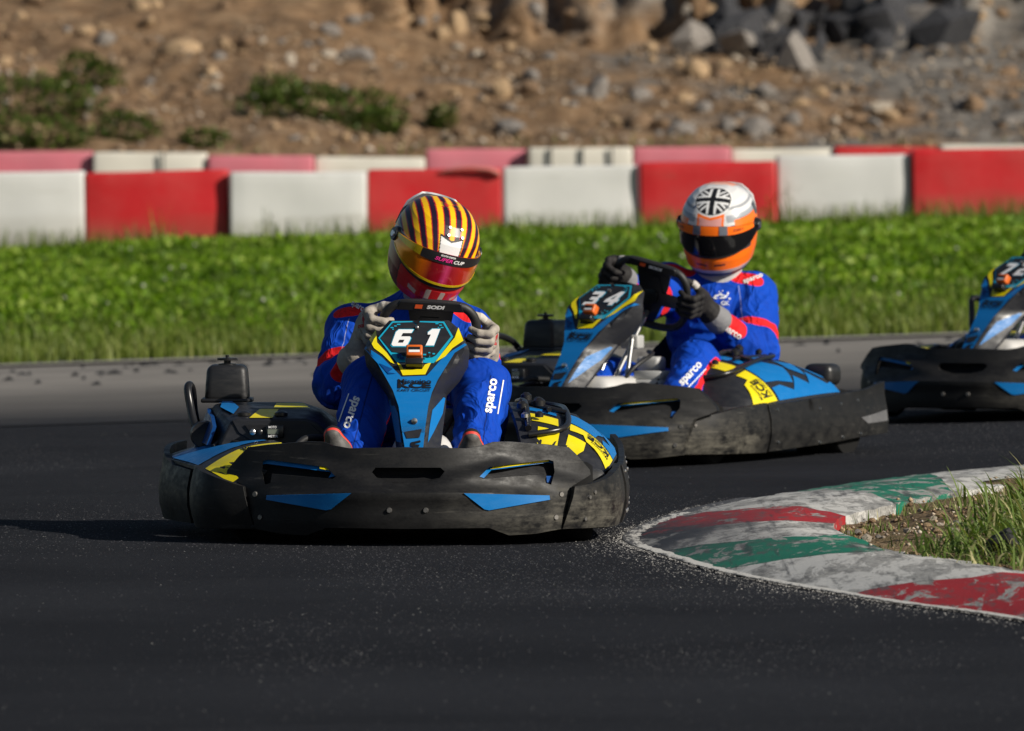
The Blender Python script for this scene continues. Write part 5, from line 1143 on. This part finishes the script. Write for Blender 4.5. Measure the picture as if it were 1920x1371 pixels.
def paint1(V):
    x, y, z = V.T; C = np.zeros((len(V), 3)); ps = np.arctan2(x, z + .12 + .20 * np.clip(-y, -1, .1)) # fans out over the crown
    ph = (ps / .148 + .22) % 1.0; yel = np.array([.80, .46, .004]); blk_ = np.array([.018, .008, .022]); rd = np.array([.50, .02, .02])
    C[:] = yel; C[(ph > .42)] = rd; C[(ph > .50) & (ph < .91)] = blk_
    th = np.arctan2(x, -y); side = np.abs(np.sin(th)) 
    lowb = .052 - .012 * side - .05 * np.clip(y / .1, 0, 1)
    C[(np.abs(ps) > .80)] = (.015, .015, .02); C[np.abs(ps) > .84] = (.38, .40, .46)
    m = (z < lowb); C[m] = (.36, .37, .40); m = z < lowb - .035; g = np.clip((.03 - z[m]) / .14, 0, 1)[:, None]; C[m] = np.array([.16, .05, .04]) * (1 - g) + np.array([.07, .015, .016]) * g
    fr = (np.abs(th) < .95) & (z < -.035); C[fr] = (.50, .018, .022); m = (np.abs(th) < 1.5) & (np.abs(th) > .95) & (z < -.03); C[m] = (.14, .010, .014)
    m = (np.abs(np.abs(th) - .95) < .02) & (z < -.03); C[m] = (.02, .02, .02)
    m = (np.abs(x) < .034 + .10 * np.clip(z - .05, 0, 1)) & (y < 0) & (z > .04) & (z < .098 - .10 * (.034 - np.abs(x)).clip(0, 1) * 3); C[m] = (.015, .015, .018)
    m = (np.abs(x) < .031 + .10 * np.clip(z - .05, 0, 1)) & (y < 0) & (z > .04) & (z < .093 - .10 * (.034 - np.abs(x)).clip(0, 1) * 3); C[m] = (.70, .70, .70)
    ch = (z < -.07) & (np.abs(th) < .20); C[ch & (z > -.115) & (np.abs(np.abs(th) - .14) < .05)] = (.5, .42, .38); m = (np.abs(np.abs(th) - .47) < .10) & (np.abs(z + .092 - .05 * (np.abs(th) - .47)) < .007); C[m] = (.45, .38, .33)
    return C
def paint2(V):
    x, y, z = V.T; C = np.full((len(V), 3), .66); th = np.arctan2(x, -y); org = np.array([.95, .17, .010]); a = np.abs(th)
    r_ = np.hypot(x, y * 1.0); C[(z < .105) & (z > .098)] = (.30, .31, .33); C[(z < .082) & (z > .060) & (a > .42)] = (.33, .35, .38); C[(z < .068) & (a > .8)] = (.055, .06, .07); C[(z < .05) & (a > .5)] = (.055, .06, .07)
    C[(a > 1.5) & (z < .085) & (y > .0)] = (.06, .065, .075); C[(a > 2.0) & (z > .07)] = (.55, .56, .57)
    C[(z < -.045) & (a < 1.75)] = org; m = (a > 1.15) & (a < 2.1) & (z < .03 - .05 * (a - 1.5)) & (z > -.13); C[m] = org; m = (a > 1.2) & (a < 1.5) & (z < .06) & (z > -.02 ); C[m] = (.02, .02, .02)
    C[(a > 1.5) & (a < 2.1) & (z > -.06) & (z < .05 - .03 * (a - 1.5))] = org; C[(a > 1.55) & (a < 1.72) & (z > -.02) & (z < .035)] = (.03, .025, .025); m = (a > .62) & (a < 1.6) & (z < .066) & (z > .02); C[m] = org; C[(z < -.118)] = (.05, .05, .06); C[(z < -.104) & (z > -.118)] = (.55, .50, .45)
    for sg in (-1, 1): C[(np.abs(th - sg * .20) < .12) & (np.abs(z + .086 - .01 * np.abs(th)) < .0035)] = (.03, .02, .02)
    # orange crown flash and forehead M
    C[(y > .045) & (np.abs(x) < .055) & (z > .10)] = org * .9; C[(y > .02) & (y < .045) & (np.abs(x) < .05) & (z > .10)] = (.8, .45, .35)
    m = (np.abs(x) < .047) & (y < 0) & (z > .035) & (z < .078 + .22 * (np.abs(x)) ) & (z < .0875); C[m] = org
    m = (np.abs(x) < .040) & (y < 0) & (z > .050) & (z < .070 + .22 * np.abs(x)) & (z < .080); C[m] = (.75, .36, .33)
    # roundel: black and white union flag on the crown front
    c = np.array([0, -.072, .118]); n = np.array([0, -.62, .785]); e1 = np.array([1, 0, 0]); e2 = np.cross(n, e1); d = V - c; u, v = d @ e1, d @ e2; R_ = .061; rr = np.hypot(u, v); on = (rr < R_) & (z > .06); v = v; sl = .86
    C[on] = (.012, .012, .014); diag = np.minimum(np.abs(u * sl - v), np.abs(u * sl + v)) / math.hypot(sl, 1); C[on & (diag < .0115)] = .72
    C[on & (diag < .0042)] = (.012, .012, .014); cr = np.minimum(np.abs(u), np.abs(v)); C[on & (cr < .0175)] = .72; C[on & (cr < .0085)] = (.012, .012, .014)
    C[(rr >= R_) & (rr < R_ + .006) & (z > .06)] = (.75, .75, .74); C[on & (rr > R_ - .003)] = (.012, .012, .014); return C
m_vis1 = mat('visor_red_painted_glint', (.55, .045, .02), .12, .3, coat=.6); t = NT(m_vis1); lw = t.n('ShaderNodeLayerWeight', i_Blend=.35); tc = t.n('ShaderNodeTexCoord').outputs['Object']; sp = t.n('ShaderNodeSeparateXYZ'); t.l(tc, sp.inputs[0])
t.color(t.ramp(t.math('ADD', t.math('MULTIPLY', sp.outputs[0], 3.6), .5), (.06, (.80, .32, .004)), (.24, (.75, .16, .004)), (.34, (.22, .010, .012)), (.46, (.30, .006, .02)), (.52, (.62, .05, .16)), (.58, (.35, .008, .02)), (.78, (.45, .03, .006)), (.95, (.75, .30, .006))))  # iridium tint with orange and red reflections and a magenta glint painted in
m_vis2 = mat('visor_smoke', (.006, .006, .007), .12, coat=.6)
m_st1 = mat('strip_black', (.012, .012, .014), .35); m_st2 = mat('strip_orange', (.95, .17, .010), .45, spec=.2); m_pink = mat('print_pink', (.70, .03, .25), .4); m_dko = mat('print_brown', (.25, .04, .01), .4)
def HM(c, yaw, pitch, roll, s): return Matrix.Translation(c) @ Matrix.Rotation(R(yaw), 4, 'Z') @ Matrix.Rotation(R(roll), 4, 'Y') @ Matrix.Rotation(R(pitch), 4, 'X') @ Matrix.Scale(s, 4)
def collar(p, n, c, m, r=.075):
    d = (Vector(c) - Vector(n)).normalized(); N_ = 28; V, F = [], []; ax = d.to_track_quat('Z', 'Y').to_matrix()
    for j, (rr, h) in enumerate(((r * .8, .10), (r * 1.05, .09), (r * 1.10, .05), (r * 1.10, .015), (r * 1.16, .008), (r * 1.18, -.03), (r * 1.0, -.06))):
        for k in range(N_): q = 2 * math.pi * k / N_; V.append(Vector(n) + ax @ Vector((rr * math.cos(q), rr * 1.05 * math.sin(q), h + .006 * math.sin(3 * q + j))))
    F = [(j * N_ + k, j * N_ + (k + 1) % N_, (j + 1) * N_ + (k + 1) % N_, (j + 1) * N_ + k) for j in range(6) for k in range(N_)]; return mesh('collar', V, F, m, p, sharp=50)
m_col1 = mat('collar_grey', (.20, .21, .28), .8); m_col2 = mat('collar_white', (.42, .41, .40), .8)
# ---- driver of the leading kart
k1 = lambda px, py, y: KL(0, px, py, y)
D1 = dict(pelvis=Vector((.02, 1.33, .21)), chest=k1(792, 640, 1.24), neck=k1(805, 560, 1.17), lsh=k1(660, 618, 1.20), rsh=k1(880, 630, 1.20), lel=k1(636, 722, 1.05), rel=k1(892, 697, 1.08), lwr=k1(668, 668, .93), rwr=k1(908, 655, .97),
          lhip=Vector((-.11, 1.27, .19)), rhip=Vector((.15, 1.27, .19)), lkn=k1(697, 722, .78), rkn=k1(902, 728, .76), lan=k1(656, 880, .44), ran=k1(884, 882, .46), ltoe=k1(624, 815, .37), rtoe=k1(884, 820, .37), lface=(-.25, -.95, .1), rface=(.2, -1, .1), lb=.055, rb=.03, turn=R(-3), shoe=s1, legside=-.85, lang=.15, rang=-.1, yoke=.026, arm=1.06)
p1, pr1, A1 = person('person', 0, D1, g1, 'driver in blue suit and striped yellow helmet bent over the leading kart wheel')
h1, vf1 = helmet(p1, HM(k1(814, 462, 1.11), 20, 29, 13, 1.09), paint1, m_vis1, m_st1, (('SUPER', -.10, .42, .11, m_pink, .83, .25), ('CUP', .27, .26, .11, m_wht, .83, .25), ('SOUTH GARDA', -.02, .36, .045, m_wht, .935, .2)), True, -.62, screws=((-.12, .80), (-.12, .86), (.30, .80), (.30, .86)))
m_vy = mat('visor_yellow', (.62, .45, .01), .12, .3, coat=.8); sheet('visor_edge', [(-1.4, .74), (-.63, .72), (-.63, .99), (-1.4, .99)], vf1, m_vy, h1, sp=.1, lift=.0092, thick=.001); sheet('visor_edge', [(-1.4, .02), (1.4, .02), (1.4, .09), (-1.4, .09)], vf1, m_vy, h1, sp=.1, lift=.0088, thick=.001)
collar(p1, D1['neck'] - Vector((0, 0, .015)), k1(814, 462, 1.11), m_col1, .082)
sp_ = lambda px1, px2, y: (k1(*px2, y) - k1(*px1, y))
def word(pr, p, s_, c, right, up, w, h, m=m_wht, view=(0, 1, 0), b=.03, u=True, lift=.002):
    f = pr(c, right, up, view); text_on('print', s_, f, m, p, 0, 0, w, h, 0, b, lift=lift)
    if u: V = [f(-w / 2 + w * q / 12, z, lift) for q in range(13) for z in (-h * .72, -h * .84)]; mesh('print', V, [(2 * q, 2 * q + 1, 2 * q + 3, 2 * q + 2) for q in range(12)], m, p, smooth=False)
m_prt = mat('print_white_dim', (.62, .64, .70), .6)
d_ = k1(930, 706, .7) - k1(918, 776, .7); word(pr1, p1, 'sparco', k1(924, 741, .7), d_, Vector((-d_.z, 0, d_.x)), .110, .034)
d_ = k1(645, 800, .7) - k1(667, 738, .7); word(pr1, p1, 'sparco', k1(658, 770, .7), -d_ * -1, Vector((-d_.z, 0, d_.x)), .105, .032)
d_ = k1(690, 586, 1.15) - k1(658, 568, 1.15); word(pr1, p1, 'sparco', k1(672, 577, 1.15), d_, Vector((-d_.z, 0, d_.x)), .055, .020, u=False)
# ---- driver of the second kart
k2 = lambda px, py, y: KL(1, px, py, y)
D2 = dict(pelvis=k2(1330, 745, 1.36), chest=k2(1335, 610, 1.38), neck=k2(1346, 520, 1.40), lsh=k2(1252, 538, 1.32), rsh=k2(1412, 556, 1.46), lel=k2(1195, 565, 1.10), rel=k2(1414, 662, 1.28), lwr=k2(1166, 518, .93), rwr=k2(1335, 590, 1.03),
          lhip=k2(1280, 752, 1.27), rhip=k2(1365, 752, 1.32), lkn=k2(1150, 716, .80), rkn=k2(1304, 684, .86), lan=k2(1080, 765, .44), ran=k2(1262, 770, .48), ltoe=k2(1105, 740, .32), rtoe=k2(1225, 765, .33), lface=(.3, -.9, .2), rface=(.38, -.75, .5), lb=.05, rb=.03, turn=R(-17), shoe=s1, arm=1.25, yoke=.036, swo=[.025, 0, .032], lang=.3, rang=-.1)
p2, pr2, A2 = person('person', 1, D2, g2, 'driver in blue and red suit with white and orange helmet sitting upright in kart 34')
h2, vf2 = helmet(p2, HM(k2(1349, 424, 1.37), -14 + 28, 20, 2, 1.19), paint2, m_vis2, m_st2, (('ZED', .72, .30, .10, m_dko, .86, .2), ('ZED', -.85, .25, .10, m_dko, .86, .2)), mat('helmet_shell_white', (.62, .62, .62), .25, coat=.5), screws=((-.55, .82), (.55, .82)))
fy = lambda P, m: sheet('sticker', P, vf2, m, h2, sp=.1, lift=.0112)
fy([(-.42, .71), (-.22, .71), (-.22, .99), (-.42, .99)], m_hel_grey); fy([(.26, .71), (.46, .71), (.46, .99), (.26, .99)], m_hel_grey)
collar(p2, D2['neck'] - Vector((0, 0, .02)), k2(1349, 424, 1.37), m_col2, .088)
vw = Vector((math.sin(R(-28)) * -1, math.cos(R(28)), 0)); vw = Vector((-.469, .883, 0)) * -1 if False else Vector((.469 * -1, .883, 0))
vw = Matrix.Rotation(R(28), 3, 'Z') @ Vector((0, 1, 0)); rt = Matrix.Rotation(R(28), 3, 'Z') @ Vector((1, 0, 0))
def w2(s_, a, b, y, w, h, **k):
    d = k2(*b, y) - k2(*a, y); a2 = Vector(((b[0] - a[0]), 0, -(b[1] - a[1]))).normalized(); r_ = rt * a2.x + Vector((0, 0, a2.z)); u_ = rt * -a2.z + Vector((0, 0, a2.x)); c = (k2(*a, y) + k2(*b, y)) / 2; word(pr2, p2, s_, c, r_, u_, w, h, view=vw, **k)
w2('sparco', (1278, 716), (1312, 684), .8, .115, .034); w2('sparco', (1352, 612), (1386, 634), 1.15, .095, .030, u=False); w2('sparco', (1393, 530), (1432, 516), 1.4, .085, .020, u=False)
# embroidered crest on the chest: a knot of small light strokes over a short word
f_ = pr2(k2(1354, 560, 1.3), rt, Vector((0, 0, 1)), vw); V, F = [], []
for (x, z, w, h, q) in [(-.022, .012, .03, .010, .3), (-.004, .016, .03, .009, -.2), (.014, .010, .03, .010, .5), (-.028, .002, .022, .008, -.3), (.004, .004, .04, .008, .1), (.024, .022, .010, .012, .2), (-.012, .028, .006, .006, 0), (.002, .032, .006, .006, 0), (.030, .0, .012, .010, -.6), (-.006, .022, .012, .006, .8)]:
    b0 = len(V); c, s = math.cos(q), math.sin(q); V += [f_(x + a * w * .5 * c - b * h * .5 * s, z + a * w * .5 * s + b * h * .5 * c, .002) for a, b in ((-1, -.4), (.2, -1), (1, .3), (-.3, 1))]; F.append((b0, b0 + 1, b0 + 2, b0 + 3))
mesh('crest', V, F, m_prt, p2, smooth=False, kind='stuff'); text_on('print', 'GK', f_, m_prt, p2, .012, -.018, .034, .018, 0, .02)
# ---- the third kart's driver sits beyond the right edge
p3 = copy_tree(p2); p3.location = kart3.location; p3.rotation_euler = kart3.rotation_euler; sh_ = Matrix.Rotation(kart3.rotation_euler.z, 3, 'Z') @ Vector((.13, 0, -.03)); p3.location += sh_; child(kart3, 'steering_wheel').location += Vector((.13, 0, -.03)); p3['label'] = 'driver of the third kart just beyond the right edge of the photo'
